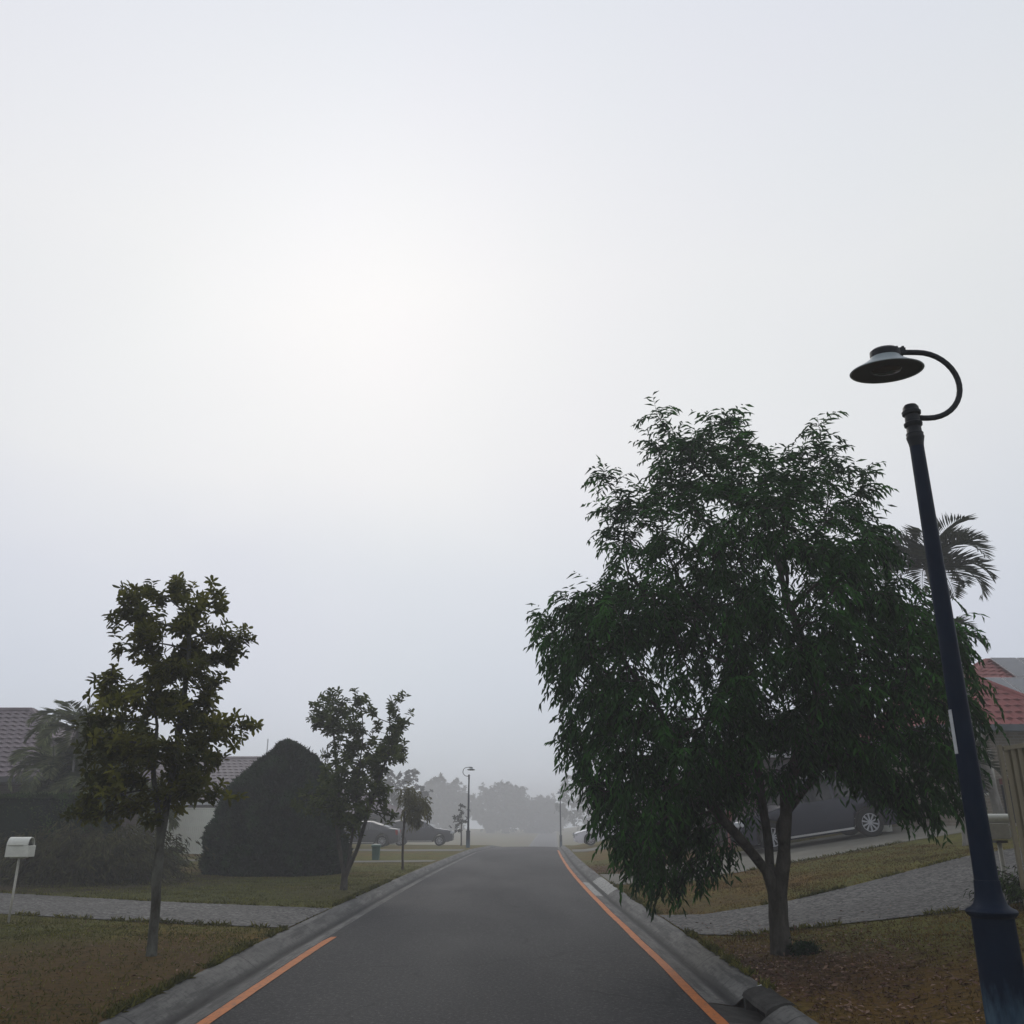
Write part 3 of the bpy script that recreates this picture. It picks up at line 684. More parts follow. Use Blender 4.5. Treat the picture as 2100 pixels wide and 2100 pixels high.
# ------------------------------------------------------------------ LEFT TREE on the near verge
polyL = [(-5.23, 1.7), (-5.0, 1.99), (-5.13, 2.41), (-5.11, 2.91), (-4.83, 3.16), (-4.93, 3.42), (-4.76, 3.62), (-5.09, 3.81), (-5.18, 4.02), (-4.83, 4.05), (-4.7, 4.08), (-4.78, 4.35), (-4.44, 4.39), (-3.98, 4.46), (-3.56, 4.29), (-3.59, 3.95), (-3.22, 3.81), (-3.17, 3.49), (-3.41, 3.42), (-3.38, 3.1), (-3.49, 2.97), (-3.15, 2.72), (-3.15, 2.41), (-3.36, 2.35), (-3.25, 2.17), (-3.48, 2.02), (-3.28, 1.88), (-3.34, 1.58), (-3.57, 1.7), (-3.77, 1.62), (-4.06, 1.45), (-4.48, 1.45), (-5.04, 1.5)]
skL = [((-3.97, 10.8, 0.12), -1), ((-4.02, 10.8, 1.13), 0), ((-4.06, 10.8, 1.5), 1), ((-4.2, 10.75, 2.1), 2), ((-4.24, 10.8, 2.72), 3), ((-4.03, 10.85, 1.5), 1), ((-4.0, 10.9, 2.5), 5), ((-3.98, 10.9, 3.4), 6), ((-4.02, 10.85, 3.9), 7)]
tree('verge_tree', (-3.97, 10.8, 0.12), 'tall olive broadleaf tree with a straight lichened trunk on the near left verge', polyL, 0.85, 480, skL,
     dict(kind='whorl', L=0.118, W=0.042, nl=10, twigs=3, rmax=0.0085, prob=0.85, sp=0.075), ('leafL', 'barkL'), 0.054, rs=5, expo=1.75,
     holes=((-3.75, 3.0, .12), (-4.15, 2.55, .1), (-3.6, 2.2, .12), (-3.75, 1.95, .1)), step=0.11, kill=0.16, thin=-0.08, clump=1.7, inset=0.07, plumes=(((-5.12, 3.95), (-4.7, 3.8), 0), ((-4.75, 4.3), (-4.4, 3.9), .1), ((-3.25, 3.7), (-3.6, 3.6), 0), ((-3.62, 4.2), (-3.9, 3.9), -.1), ((-3.18, 2.6), (-3.6, 2.5), 0), ((-5.15, 1.75), (-4.6, 1.9), .1)))

polyM = [(-4.48, 4.52), (-3.99, 4.4), (-3.77, 3.92), (-3.59, 4.34), (-3.24, 4.1), (-3.04, 3.74), (-2.87, 4.16), (-2.46, 4.34), (-2.31, 3.74), (-2.35, 3.15), (-2.27, 2.69), (-2.92, 2.46), (-2.6, 2.01), (-2.58, 1.46), (-3.1, 1.35), (-3.31, 1.07), (-3.79, 1.35), (-4.74, 1.57), (-4.67, 2.12), (-4.34, 2.46), (-4.2, 3.04), (-4.71, 3.51), (-4.57, 3.98)]
skM = [((-3.62, 20.6, 0.06), -1), ((-3.6, 20.6, 0.3), 0), ((-3.77, 20.6, 0.95), 1), ((-3.84, 20.6, 2.0), 2), ((-4.0, 20.6, 3.0), 3), ((-3.34, 20.55, 0.95), 1), ((-3.1, 20.6, 2.0), 5), ((-2.7, 20.6, 3.1), 6), ((-3.5, 20.7, 1.2), 1), ((-3.42, 20.7, 2.9), 8), ((-3.9, 20.5, 1.6), 2), ((-4.3, 20.4, 2.0), 10)]
tree('verge_tree', (-3.62, 20.6, 0.06), 'multi-stemmed broadleaf tree on the left verge in front of the dark clipped conifer', polyM, 0.9, 520, skM,
     dict(kind='whorl', L=0.14, W=0.055, nl=9, twigs=3, rmax=0.0085, prob=0.72, sp=0.08), ('leafM', 'barkR'), 0.075, rs=8, expo=1.75, step=0.13, kill=0.2, thin=0.0, clump=1.5, inset=0.06)

# young sapling with yellow-green drooping leaves
skS = [((-3.36, 29.2, 0.0), -1), ((-3.38, 29.2, 1.0), 0), ((-3.36, 29.2, 1.75), 1), ((-3.3, 29.2, 2.2), 2)]
tree('sapling', (-3.36, 29.2, 0.0), 'slim young sapling with a yellow-green drooping top on the left verge', [(-3.25, 2.55), (-3.5, 2.3), (-3.5, 1.9), (-3.42, 1.62), (-2.95, 1.4), (-2.72, 1.55), (-2.72, 1.95), (-3.0, 2.4)], 0.3, 60, skS,
     dict(kind='spray', L=0.15, W=0.045, tl=0.30, nl=8, droop=1.8, twigs=3, rmax=0.012, prob=1.0), ('leafS', 'barkD'), 0.035, rs=4, step=0.1, kill=0.14)

# far trees in the fog
def far_tree(name, base, w, h, d, label, rs, n=500, trunk=0.15, leaf=0.30, stems=1, group='trees fading in the fog', crown0=0.22, mat='leafF'):
    rng = np.random.default_rng(rs); poly = []
    for k in range(22):
        a_ = 2 * math.pi * k / 22; rr = 1 + 0.13 * rng.normal()
        poly.append((base[0] + math.cos(a_) * w / 2 * rr, base[2] + h * (crown0 + (1 - crown0) * (0.5 + 0.5 * math.sin(a_) * min(rr, 1.15)))))
    c = (base[0], base[1], base[2] + h * (crown0 + 0.35 * (1 - crown0)))
    sk = [(base, -1), ((base[0], base[1], base[2] + h * crown0), 0), (c, 1)]
    return tree(name, base, label, poly, d / 2, n, sk, dict(kind='whorl', L=leaf, W=leaf * 0.5, nl=8, twigs=2, rmax=0.03, prob=0.75, sp=leaf * 0.7), (mat, 'barkD'), trunk, rs=rs, group=group, step=0.3, kill=0.5, thin=0.25, clump=0.5)
far_tree('street_tree', (-13.9, 112, gz(-13.9, 112)), 6.9, 9.3, 6, 'grey-green rounded tree behind the sapling and the parked hatchback, half lost in fog', 21, 650, crown0=0.12, leaf=0.34)
far_tree('street_tree', (-3.55, 66, gz(-3.55, 66)), 1.5, 2.75, 1.3, 'little tree just left of the far blue street lamp', 22, 90, 0.05, 0.2)
far_tree('street_tree', (-18.5, 260, gz(-18.5, 260)), 15, 14.6, 11, 'faint tree mass behind the far street lamp, left of the road end', 23, 520, leaf=0.8, crown0=0.05)
far_tree('street_tree', (-2.6, 280, gz(-2.6, 280)), 19, 14.2, 13, 'faint broad tree closing the end of the road', 24, 700, leaf=0.8, crown0=0.02)
far_tree('street_tree', (9.5, 290, gz(9.5, 290)), 18, 10.8, 12, 'faint lower tree behind the farthest street lamp', 25, 560, leaf=0.8, crown0=0.02)
far_tree('street_tree', (16.5, 200, gz(16.5, 200)), 13, 13.8, 9, 'foggy wispy tree above the white parked car', 26, 420, leaf=0.42, crown0=0.05)
far_tree('street_tree', (31, 200, gz(31, 200)), 16, 12.0, 9, 'foggy tree on the right behind the big drooping tree', 27, 420, leaf=0.5, crown0=0.05)
far_tree('street_tree', (-26, 115, gz(-26, 115)), 12, 9.5, 9, 'foggy tree behind the clipped conifer and the white fence', 28, 420, leaf=0.42, crown0=0.05)

# ------------------------------------------------------------------ clipped conifer and hedge
def shell_plant(name, base, label, cat, surf, n, L, W, leafmat, seed, mean_r=0.0):
    """surf(u,v)->(point, normal) local; dark inner core plus short leaf tufts all over the clipped face"""
    rng = np.random.default_rng(seed); root = thing(name, base, label, cat)
    nu, nv = 64, 28; V = []; 
    for j in range(nv + 1):
        for i in range(nu):
            p, nn = surf(i / nu, j / nv); V.append(np.array(p) - np.array(nn) * 0.07)
    F = [(j * nu + i, j * nu + (i + 1) % nu, (j + 1) * nu + (i + 1) % nu, (j + 1) * nu + i) for j in range(nv) for i in range(nu)]
    me = fast_mesh('stems', V, F, 'leafC', root, rnd=np.full(len(F), 0.0), smooth=True)  # solid dark core added behind the leaves, no separate stems
    P = []; D = []; Nn = []; LR = []
    for _ in range(n):
        p, nn = surf(rng.random(), rng.random()); nn = np.array(nn); p = np.array(p)
        f = noise.noise(Vector(p) * 2.3)
        P.append(p - nn * 0.07 + nn * (0.06 * f + max(0, rng.normal(0, 0.035)))); d = nn * 0.9 + rng.normal(0, 0.55, 3) + np.array([0, 0, 0.35]); D.append(d); Nn.append(rng.normal(0, 1, 3)); LR.append(np.clip(0.5 + f * 0.8 + rng.normal(0, 0.2), 0, 1))
    leaf_mesh('foliage', P, D, Nn, rng.uniform(0.6, 1.3, n) * L, rng.uniform(0.7, 1.2, n) * W, leafmat, root, rng_=np.array(LR))
    return root
coneL = [(0.0, 1.78), (0.3, 1.93), (0.72, 1.95), (1.28, 1.86), (1.8, 1.62), (2.3, 1.34), (2.71, 1.02), (3.05, 0.66), (3.35, 0.34), (3.52, 0.20), (3.60, 0.015)]
coneR = [(0.0, 1.9), (0.3, 1.98), (0.72, 1.98), (1.28, 1.86), (1.84, 1.52), (2.3, 1.48), (2.64, 1.26), (3.05, 0.92), (3.28, 0.66), (3.5, 0.28), (3.60, 0.015)]
def cone_surf(u, v):
    a_ = 2 * math.pi * u; z = 3.6 * v
    l_ = lerp_tab(coneL, z); r_ = lerp_tab(coneR, z); k = 0.5 + 0.5 * math.cos(a_); r = l_ * (1 - k) + r_ * k
    r += (0.20 * noise.noise(Vector((math.cos(a_) * 2, math.sin(a_) * 2, z * 1.1))) + 0.15 * noise.noise(Vector((math.cos(a_) * 5, math.sin(a_) * 5, z * 2.6))) + 0.06 * noise.noise(Vector((math.cos(a_) * 13, math.sin(a_) * 13, z * 7)))) * min(1, r * 1.2)
    p = (r * math.cos(a_) + 0.14 * (z / 3.6) ** 3, r * math.sin(a_) * 0.9, z); n_ = Vector((math.cos(a_), math.sin(a_), 0.15 + 0.5 * v)).normalized(); return p, tuple(n_)
shell_plant('clipped_conifer', (-6.68, 26.6, gz(-6.68, 26.6) - .02), 'large dark clipped conifer shaped like a pointed dome on the left lawn', 'shrub', cone_surf, 46000, 0.12, 0.042, 'leafC', 2)
def hedge_surf(u, v):
    # box-like outline swept round, v up the side then over the top
    hx, hy, H = 4.6, 0.75, 1.93; a_ = 2 * math.pi * u; c_, s_ = math.cos(a_), math.sin(a_); e = 0.18
    x = hx * math.copysign(abs(c_) ** e, c_); y = hy * math.copysign(abs(s_) ** e, s_)
    if v < 0.7: z = H * v / 0.7; k = 1.0; n_ = Vector((c_ if abs(c_) > .98 else 0, math.copysign(1, s_), 0.1)).normalized()
    else: z = H; k = 1 - (v - 0.7) / 0.3; n_ = Vector((0, 0, 1))
    w = 0.06 * noise.noise(Vector((x * 1.1, y * 2, z * 1.6)))
    return (x * k, y * k + (w if v < .7 else 0), z + (w * 0.7 if v >= .7 else 0)), tuple(n_)
shell_plant('hedge', (-14.9, 24.1, gz(-14.9, 24.1) - .02), 'dark square clipped hedge below the mauve tiled roof at the far left', 'hedge', hedge_surf, 42000, 0.08, 0.035, 'leafH', 3)

# ------------------------------------------------------------------ palms
def frond(length, droop, rise, az, rng, leafL, nleaf, wid=0.035, twist=0.0, vee=0.55):
    """arching rachis with leaflets; returns rachis points and leaf arrays (local)"""
    hd = np.array([math.cos(az), math.sin(az), 0.0]); pts = []; P = []; D = []; Nn = []; LL = []; q = np.zeros(3); ang = rise; n = 16
    for i in range(n + 1):
        pts.append(q.copy()); ang2 = ang - droop * (i / n) ** 1.3; d = hd * math.cos(ang2) + np.array([0, 0, math.sin(ang2)]); q = q + d * length / n
    pts = np.array(pts)
    for i in range(nleaf):
        t = 0.12 + 0.88 * i / nleaf; x = t * n; k = min(int(x), n - 1); p = pts[k] + (pts[k + 1] - pts[k]) * (x - k); d = pts[k + 1] - pts[k]; d = d / np.linalg.norm(d)
        s_ = np.cross(d, [0, 0, 1]); s_ /= np.linalg.norm(s_) + 1e-9; up = np.cross(s_, d)
        for sg in (-1, 1):
            ll = leafL * (math.sin(math.pi * min(1, 0.12 + t * 0.86)) ** 0.6) * rng.uniform(0.85, 1.1)
            dd = d * (0.5 + 0.6 * t) + s_ * sg * 0.9 + up * vee * rng.uniform(0.5, 1.1) + rng.normal(0, 0.07, 3)
            P.append(p); D.append(dd); Nn.append(up + rng.normal(0, 0.2, 3)); LL.append(max(0.1, ll))
    return pts, P, D, Nn, LL
def palm(name, base, H, label, nf, flen, leafL, seed, mat, trunk_r, lean=(0, 0), cat='palm', group=None, droop=(0.9, 2.2), nleaf=34, wid=0.04, stems=1, spread=0.5, vee=0.5):
    rng = np.random.default_rng(seed); root = thing(name, base, label, cat, group); mb = MB(); rb = MB(); P = []; D = []; Nn = []; LL = []
    for s_ in range(stems):
        hz = H * (1 if s_ == 0 else rng.uniform(0.45, 0.95)); ox, oy = (0, 0) if stems == 1 else rng.normal(0, spread, 2)
        top = np.array([lean[0] + ox * 1.6, lean[1] + oy * 1.6, hz]); b0 = np.array([ox, oy, -0.1])
        pts = [b0 + (top - b0) * t + np.array([0.04 * math.sin(3 * t), 0, 0]) for t in np.linspace(0, 1, 9)]
        mb.tube(pts, [trunk_r * (1.35 if t == 0 else 1.0 - 0.35 * t) for t in np.linspace(0, 1, 9)], 10)
        for i in range(nf):
            az = 2.399 * i + rng.uniform(-.25, .25); r_ = 1.25 - 1.15 * (i / nf) + rng.normal(0, 0.08); dr = rng.uniform(*droop)
            fp, p_, d_, n_, l_ = frond(flen * rng.uniform(0.85, 1.1), dr, r_, az, rng, leafL, nleaf, vee=vee)
            rb.tube(fp + top, np.linspace(0.018, 0.004, len(fp)).tolist(), 4, cap=False); P += [q + top for q in p_]; D += d_; Nn += n_; LL += l_
    mb.build('trunk', 'barkP', root, smooth='all'); rb.build('frond_stalks', mat, root)
    leaf_mesh('fronds', P, D, Nn, LL, [wid] * len(P), mat, root, fold=0.1, curl=0.12)
    return root
palm('palm_tree', (10.7, 20.4, gz(10.7, 20.4)), 6.0, 'tall palm rising behind the blue lamp post on the right', 19, 1.75, 0.62, 31, 'palm', 0.11, lean=(-0.78, 0), group='palms by the red roofed house', droop=(1.1, 2.1), nleaf=36, wid=0.042)
palm('palm_tree', (10.2, 20.9, gz(10.2, 20.9)), 4.3, 'shorter drooping palm under the tall one beside the blue lamp post', 11, 1.25, 0.45, 32, 'palm', 0.085, lean=(-0.1, 0), group='palms by the red roofed house', droop=(1.8, 2.6), nleaf=34, wid=0.035)
palm('palm_tree', (9.6, 20.0, gz(9.6, 20.0)), 1.5, 'low young palm with drooping fronds at the foot of the lamp post palms', 9, 1.2, 0.45, 33, 'palm', 0.06, group='palms by the red roofed house', droop=(1.5, 2.3), nleaf=30, wid=0.035)
palm('clumping_palm', (-12.3, 26.3, gz(-12.3, 26.3)), 3.75, 'soft pale clumping palm in front of the mauve tiled roof on the left', 17, 1.6, 0.5, 34, 'cane', 0.045, droop=(1.6, 2.7), nleaf=40, wid=0.045, stems=5, spread=0.3, vee=0.15)
palm('clumping_palm', (-10.9, 25.8, gz(-10.9, 25.8)), 3.4, 'second pale clumping palm seen through the near left tree', 14, 1.4, 0.5, 35, 'cane', 0.04, droop=(1.5, 2.6), nleaf=38, wid=0.045, stems=3, spread=0.3, vee=0.15)

def grass_shrub(name, base, label, n, L, W, mat, seed, rise=(0.5, 1.4), spread=0.3, cat='shrub', arch=1.8, ll=0.22):
    """a fountain of long thin drooping stems"""
    rng = np.random.default_rng(seed); root = thing(name, base, label, cat); P = []; D = []; Nn = []; LL = []; st = MB()
    for _ in range(n):
        az = rng.uniform(0, 2 * math.pi); q = np.array([rng.normal(0, spread), rng.normal(0, spread * 0.7), 0.0]); hd = np.array([math.cos(az), math.sin(az), 0]); a_ = rng.uniform(*rise); ln = L * rng.uniform(0.5, 1.1); m = 9; tp = [q.copy()]
        for k in range(m):
            an = a_ - arch * rng.uniform(.8, 1.2) * (k / m) ** 1.5; q = q + (hd * math.cos(an) + np.array([0, 0, math.sin(an)])) * ln / m
            if q[2] < 0.03: q[2] = 0.03
            tp.append(q.copy())
            if k > 1:
                for _j in range(3):
                    P.append(q + rng.normal(0, 0.03, 3)); D.append(hd * 0.6 + np.array([0, 0, -0.7]) + rng.normal(0, 0.4, 3)); Nn.append(rng.normal(0, 1, 3)); LL.append(ll * rng.uniform(0.6, 1.3))
        if rng.random() < 0.3: st.tube(tp[::3], 0.006, 3, cap=False)
    leaf_mesh('foliage', P, D, Nn, LL, [W] * len(P), mat, root); st.build('stems', 'barkD', root)
    return root
grass_shrub('weeping_shrub', (-10.1, 22.6, gz(-10.1, 22.6)), 'broad weeping shrub with drooping dull stems in front of the hedge', 900, 2.2, 0.03, 'weep', 41, spread=0.45, arch=2.2)
grass_shrub('weeping_shrub', (-9.9, 24.2, gz(-9.9, 24.2)), 'lower weeping shrub behind the trunk of the near left tree', 380, 1.0, 0.03, 'weep', 42, spread=0.35, arch=2.2)
grass_shrub('leafy_shrub', (-11.35, 30.0, gz(-11.35, 30.0)), 'small dim leafy bush in front of the white fence', 160, 0.9, 0.05, 'leafM', 43, spread=0.3)
grass_shrub('grass_clump', (6.55, 11.45, gz(6.55, 11.45)), 'dark grassy clump at the foot of the right letterbox', 420, 0.5, 0.012, 'leafH', 44, spread=0.25, arch=1.2, ll=0.1)
grass_shrub('grass_clump', (3.22, 10.78, gz(3.22, 10.78)), 'small dark clump standing in for a round burrow at the foot of the big drooping tree', 60, 0.11, 0.013, 'leafC', 45, spread=0.05, arch=1.0, ll=0.05)  # leafy clump put in where a dark round hollow belongs

# ------------------------------------------------------------------ houses
def tiled(mb, eL, eR, tR, tL, course=0.33, wave=0.30, amp=0.042, lipp=0.05):
    """real tile courses on a roof plane given by its eave (eL,eR) and top (tL,tR)"""
    eL, eR, tR, tL = map(Vector, (eL, eR, tR, tL)); n_ = (eR - eL).cross(tL - eL).normalized()
    if n_.z < 0: n_ = -n_
    ax = (eR - eL).normalized(); sl_ = ((tL + tR) / 2 - (eL + eR) / 2); sl_ = sl_ - ax * sl_.dot(ax); H = sl_.length; up = sl_ / H
    rows = max(2, int(H / course)); W = (eR - eL).length; lx = (tL - eL).dot(ax); rx = (tR - eL).dot(ax)
    for r in range(rows):
        v0 = r / rows; v1 = (r + 1) / rows + 0.02; a0 = lx * v0; b0 = W + (rx - W) * v0; a1 = lx * min(v1, 1); b1 = W + (rx - W) * min(v1, 1)
        nc = max(2, int((b0 - a0) / 0.06)); V = []; off = (r % 2) * wave / 2
        for v, a_, b_, lift in ((v0, a0, b0, 0.0), (v0, a0, b0, lipp), (v1, a1, b1, 0.0)):
            for i in range(nc + 1):
                x = a_ + (b_ - a_) * i / nc; w = amp * (0.5 + 0.5 * math.cos(2 * math.pi * (x + off) / wave)) if lift or v == v1 else 0
                V.append(eL + ax * x + up * H * v + n_ * (lift + w))
        F = [(i, i + 1, nc + 2 + i, nc + 1 + i) for i in range(nc)] + [(nc + 1 + i, nc + 2 + i, 2 * nc + 3 + i, 2 * nc + 2 + i) for i in range(nc)]
        mb.add(V, F)
def ridge(mb, a_, b_, r=0.11): mb.tube([a_, b_], r, 8)
def hip_roof(root, x0, x1, y0, y1, ze, zr_, hipx, mat, soffit=0.0, gut='gutter', ridge_name='roof'):
    ym = (y0 + y1) / 2; rl = (x0 + hipx[0], ym, zr_); rr = (x1 - hipx[1], ym, zr_)
    mb = MB()
    tiled(mb, (x0, y0, ze), (x1, y0, ze), rr, rl); tiled(mb, (x1, y1, ze), (x0, y1, ze), rl, rr)
    tiled(mb, (x0, y1, ze), (x0, y0, ze), rl, rl); tiled(mb, (x1, y0, ze), (x1, y1, ze), rr, rr)
    for p, q in ((rl, rr), (rl, (x0, y0, ze)), (rl, (x0, y1, ze)), (rr, (x1, y0, ze)), (rr, (x1, y1, ze))):
        ridge(mb, tuple(np.array(p) + [0, 0, .03]), tuple(np.array(q) + [0, 0, .03]))
    rf = mb.build('roof', mat, root)
    g = MB(); t = 0.12
    for (cx, cy_, dx, dy) in (((x0 + x1) / 2, y0 - t / 2, x1 - x0 + 2 * t, t), ((x0 + x1) / 2, y1 + t / 2, x1 - x0 + 2 * t, t), (x0 - t / 2, ym, t, y1 - y0 - .01), (x1 + t / 2, ym, t, y1 - y0 - .01)):
        g.box((cx, cy_, ze - 0.03), (dx, dy, 0.17))
    g.build('gutter', gut, rf)
    s_ = MB(); s_.box(((x0 + x1) / 2, ym, ze - 0.07), (x1 - x0 - 0.02, y1 - y0 - 0.02, 0.06)); s_.build('soffit', gut, rf)
    return rf
def window_at(root, c, w, h, frame='offw'):
    f = MB(); x, y, z = c; t = 0.06
    f.box((x, y, z + h / 2), (w, 0.08, t)); f.box((x, y, z - h / 2), (w, 0.08, t)); 
    for k in (-1, 0, 1): f.box((x + k * (w / 2 - t / 2), y, z), (t, 0.08, h - t - .004))
    o = f.build('window', frame, root); g = MB(); g.box((x, y + 0.03, z), (w - t, 0.02, h - t)); g.build('pane', 'glassD', o); return o

# right: brick house with terracotta hip wing, solar panels on the main roof
hr = thing('brick_house', (14.5, 31, 1.2), 'cream brick house with red tiled roof and solar panels behind the fence', 'house')
def HR(x, y, z): return (x - 14.5, y - 31, z - 1.2)
def hbox(root, org, x0, x1, y0, y1, z0, z1, name, mat):
    m = MB(); m.box(((x0 + x1) / 2 - org[0], (y0 + y1) / 2 - org[1], (z0 + z1) / 2 - org[2]), (x1 - x0, y1 - y0, z1 - z0)); return m.build(name, mat, root)
OR = (14.5, 31, 1.2)
hbox(hr, OR, 12.4, 16.2, 26.5, 30.5, 0.2, 3.93, 'wall', 'brick')
hbox(hr, OR, 13.4, 33.5, 29.4, 38.6, 0.2, 3.93, 'wall', 'brick')
m = MB(); ze = 4.0
wx0, wx1, wy0 = 11.9, 16.7, 26.0; ap = (14.3, 28.4, 5.9); bk = (14.3, 32.2, 5.9)
tiled(m, HR(wx0, wy0, ze), HR(wx1, wy0, ze), HR(*ap), HR(*ap)); tiled(m, HR(wx0, 31.5, ze), HR(wx0, wy0, ze), HR(*ap), HR(*bk)); tiled(m, HR(wx1, wy0, ze), HR(wx1, 31.5, ze), HR(*bk), HR(*ap))
for p, q in ((ap, bk), (ap, (wx0, wy0, ze)), (ap, (wx1, wy0, ze))): ridge(m, HR(p[0], p[1], p[2] + .03), HR(q[0], q[1], q[2] + .03))
rf = m.build('roof', 'tilesR', hr)
g = MB(); g.box(HR((wx0 + wx1) / 2, wy0 - .06, ze - .04), (wx1 - wx0 + .24, .12, .18)); g.box(HR(wx0 - .06, (wy0 + 28.8) / 2, ze - .04), (.12, 28.8 - wy0 - .005, .18)); g.box(HR(wx1 + .06, (wy0 + 28.8) / 2, ze - .04), (.12, 28.8 - wy0 - .005, .18)); g.build('gutter', 'gutter', rf)
g = MB(); g.box(HR((wx0 + wx1) / 2, 28.5, ze - .085), (wx1 - wx0 - .02, 4.9, .05)); g.build('soffit', 'gutter', rf)
mr = MB(); X0, X1, Ya, Yb, zt = 13.0, 34, 28.8, 39.2, 7.15; ym = 34.0; rl = (18.2, ym, zt); rr = (29, ym, zt)
tiled(mr, HR(X0, Ya, ze), HR(X1, Ya, ze), HR(*rr), HR(*rl)); tiled(mr, HR(X0, Yb, ze), HR(X0, Ya, ze), HR(*rl), HR(*rl)); tiled(mr, HR(X1, Ya, ze), HR(X1, Yb, ze), HR(*rr), HR(*rr)); tiled(mr, HR(X1, Yb, ze), HR(X0, Yb, ze), HR(*rl), HR(*rr))
for p, q in ((rl, rr), (rl, (X0, Ya, ze)), (rl, (X0, Yb, ze)), (rr, (X1, Ya, ze))): ridge(mr, HR(p[0], p[1], p[2] + .03), HR(q[0], q[1], q[2] + .03))
mr.build('roof', 'tilesR', hr)
sl_up = Vector((0, ym - Ya, zt - ze)).normalized(); sn = Vector((0, -(zt - ze), ym - Ya)).normalized()
for r_ in range(3):
    for c_ in range((9, 9, 8)[r_]):
        xx = (17.4, 17.2, 18.8)[r_] + c_ * 1.04; L0 = (1.25, 3.17, 5.09)[r_]; cc = Vector((xx, Ya, ze)) + sl_up * L0 + sn * 0.16
        p = MB(); V = []
        for sx_, sy_ in ((-1, -1), (1, -1), (1, 1), (-1, 1)):
            for h_ in (0, .04): V.append(Vector(HR(*(cc + Vector((sx_ * .5, 0, 0)) + sl_up * (sy_ * .94) + sn * h_))))
        p.add(V, [(0, 2, 4, 6), (1, 7, 5, 3), (0, 1, 3, 2), (2, 3, 5, 4), (4, 5, 7, 6), (6, 7, 1, 0)])
        f = p.build('solar_panel', 'alu', hr)
        p = MB(); V = [Vector(HR(*(cc + Vector((sx_ * .475, 0, 0)) + sl_up * (sy_ * .915) + sn * h_))) for h_ in (.041, .046) for sx_, sy_ in ((-1, -1), (1, -1), (1, 1), (-1, 1))]
        p.add(V, [(3, 2, 1, 0), (4, 5, 6, 7), (0, 1, 5, 4), (1, 2, 6, 5), (2, 3, 7, 6), (3, 0, 4, 7)]); p.build('pane', 'panel', f)
window_at(hr, HR(13.4, 26.47, 2.75), 0.9, 1.2)
# porch with a red fascia on the left of the wing
m = MB(); m.box(HR(14.7, 26.2, 2.5), (1.5, 0.5, 0.16)); m.build('porch_fascia', 'redpost', hr)
m = MB(); m.box(HR(14.7, 26.44, 1.65), (1.4, 0.1, 1.5)); m.build('doorway', 'void', hr)
# dark garage behind the car
gr = thing('garage', (9.5, 32, 1.0), 'dim brown brick garage with a dark roller door behind the navy car', 'garage')
hbox(gr, (9.5, 32, 1.0), 7.6, 12.3, 30.6, 36, 0.0, 3.45, 'wall', 'brickD')
hip_roof(gr, 7.1 - 9.5, 12.7 - 9.5, 30.1 - 32, 36.4 - 32, 3.5 - 1, 4.75 - 1, (2.5, 2.5), 'tilesD', gut='gutterW')
m = MB()
for k in range(16): m.box((0.6, -1.44, 0.15 + k * .135), (2.7, 0.05 + .03 * (k % 2), 0.13))
m.build('roller_door', 'gutterD', gr)

hl = thing('tiled_house', (-19, 34, 0), 'low house with mauve tiled roof and dark eaves behind the clipped hedge', 'house')
hbox(hl, (-19, 34, 0), -29, -14.6, 30.7, 38.3, -.3, 2.55, 'wall', 'brickD')
hip_roof(hl, -29.6 + 19, -14.0 + 19, 30 - 34, 39 - 34, 2.72, 5.35, (4.4, 4.4), 'tilesD', gut='gutterD')
window_at(hl, (3.0, -3.35, 1.5), 1.8, 1.2, 'gutterD'); window_at(hl, (-0.5, -3.35, 1.5), 1.8, 1.2, 'gutterD')
h2 = thing('tiled_house', (-17, 48, -.2), 'pale house with faded grey tiled roof half hidden behind the clipped conifer', 'house')
hbox(h2, (-17, 48, -.2), -23, -9.2, 44.3, 51.5, -.5, 2.05, 'wall', 'greyw')
hip_roof(h2, -23.6 + 17, -8.6 + 17, 43.6 - 48, 52.2 - 48, 2.35, 4.55, (4.3, 4.3), 'tilesG', gut='gutterW')
m = MB(); m.tube([(4.05, 0.3, 4.3), (4.05, 0.3, 5.6)], 0.03, 6); m.build('antenna', 'gutterW', h2)
window_at(h2, (3.2, -3.74, 1.3), 1.8, 1.1)
h3 = thing('tiled_house', (-15, 77, -1), 'far grey house sunk in fog behind the parked hatchback', 'house')
hbox(h3, (-15, 77, -1), -21, -9.5, 73, 81, -1.4, 1.5, 'wall', 'greyw')
hip_roof(h3, -21.6 + 15, -8.9 + 15, 72.4 - 77, 81.6 - 77, 1.6 + 1, 3.6 + 1, (4.3, 4.3), 'tilesD', gut='gutterD')
window_at(h3, (2.0, -4.04, 1.6), 1.8, 1.1)
h4 = thing('tiled_house', (14, 72, -.3), 'foggy house behind the white parked car on the right', 'house')
hbox(h4, (14, 72, -.3), 8.5, 19, 68, 76, -.8, 2.5, 'wall', 'cream')
hip_roof(h4, 8 - 14, 19.6 - 14, 67.4 - 72, 76.6 - 72, 2.6 + .3, 4.7 + .3, (4.3, 4.3), 'tilesG', gut='gutterD')
window_at(h4, (-3.0, -4.04, 1.6), 1.8, 1.1)

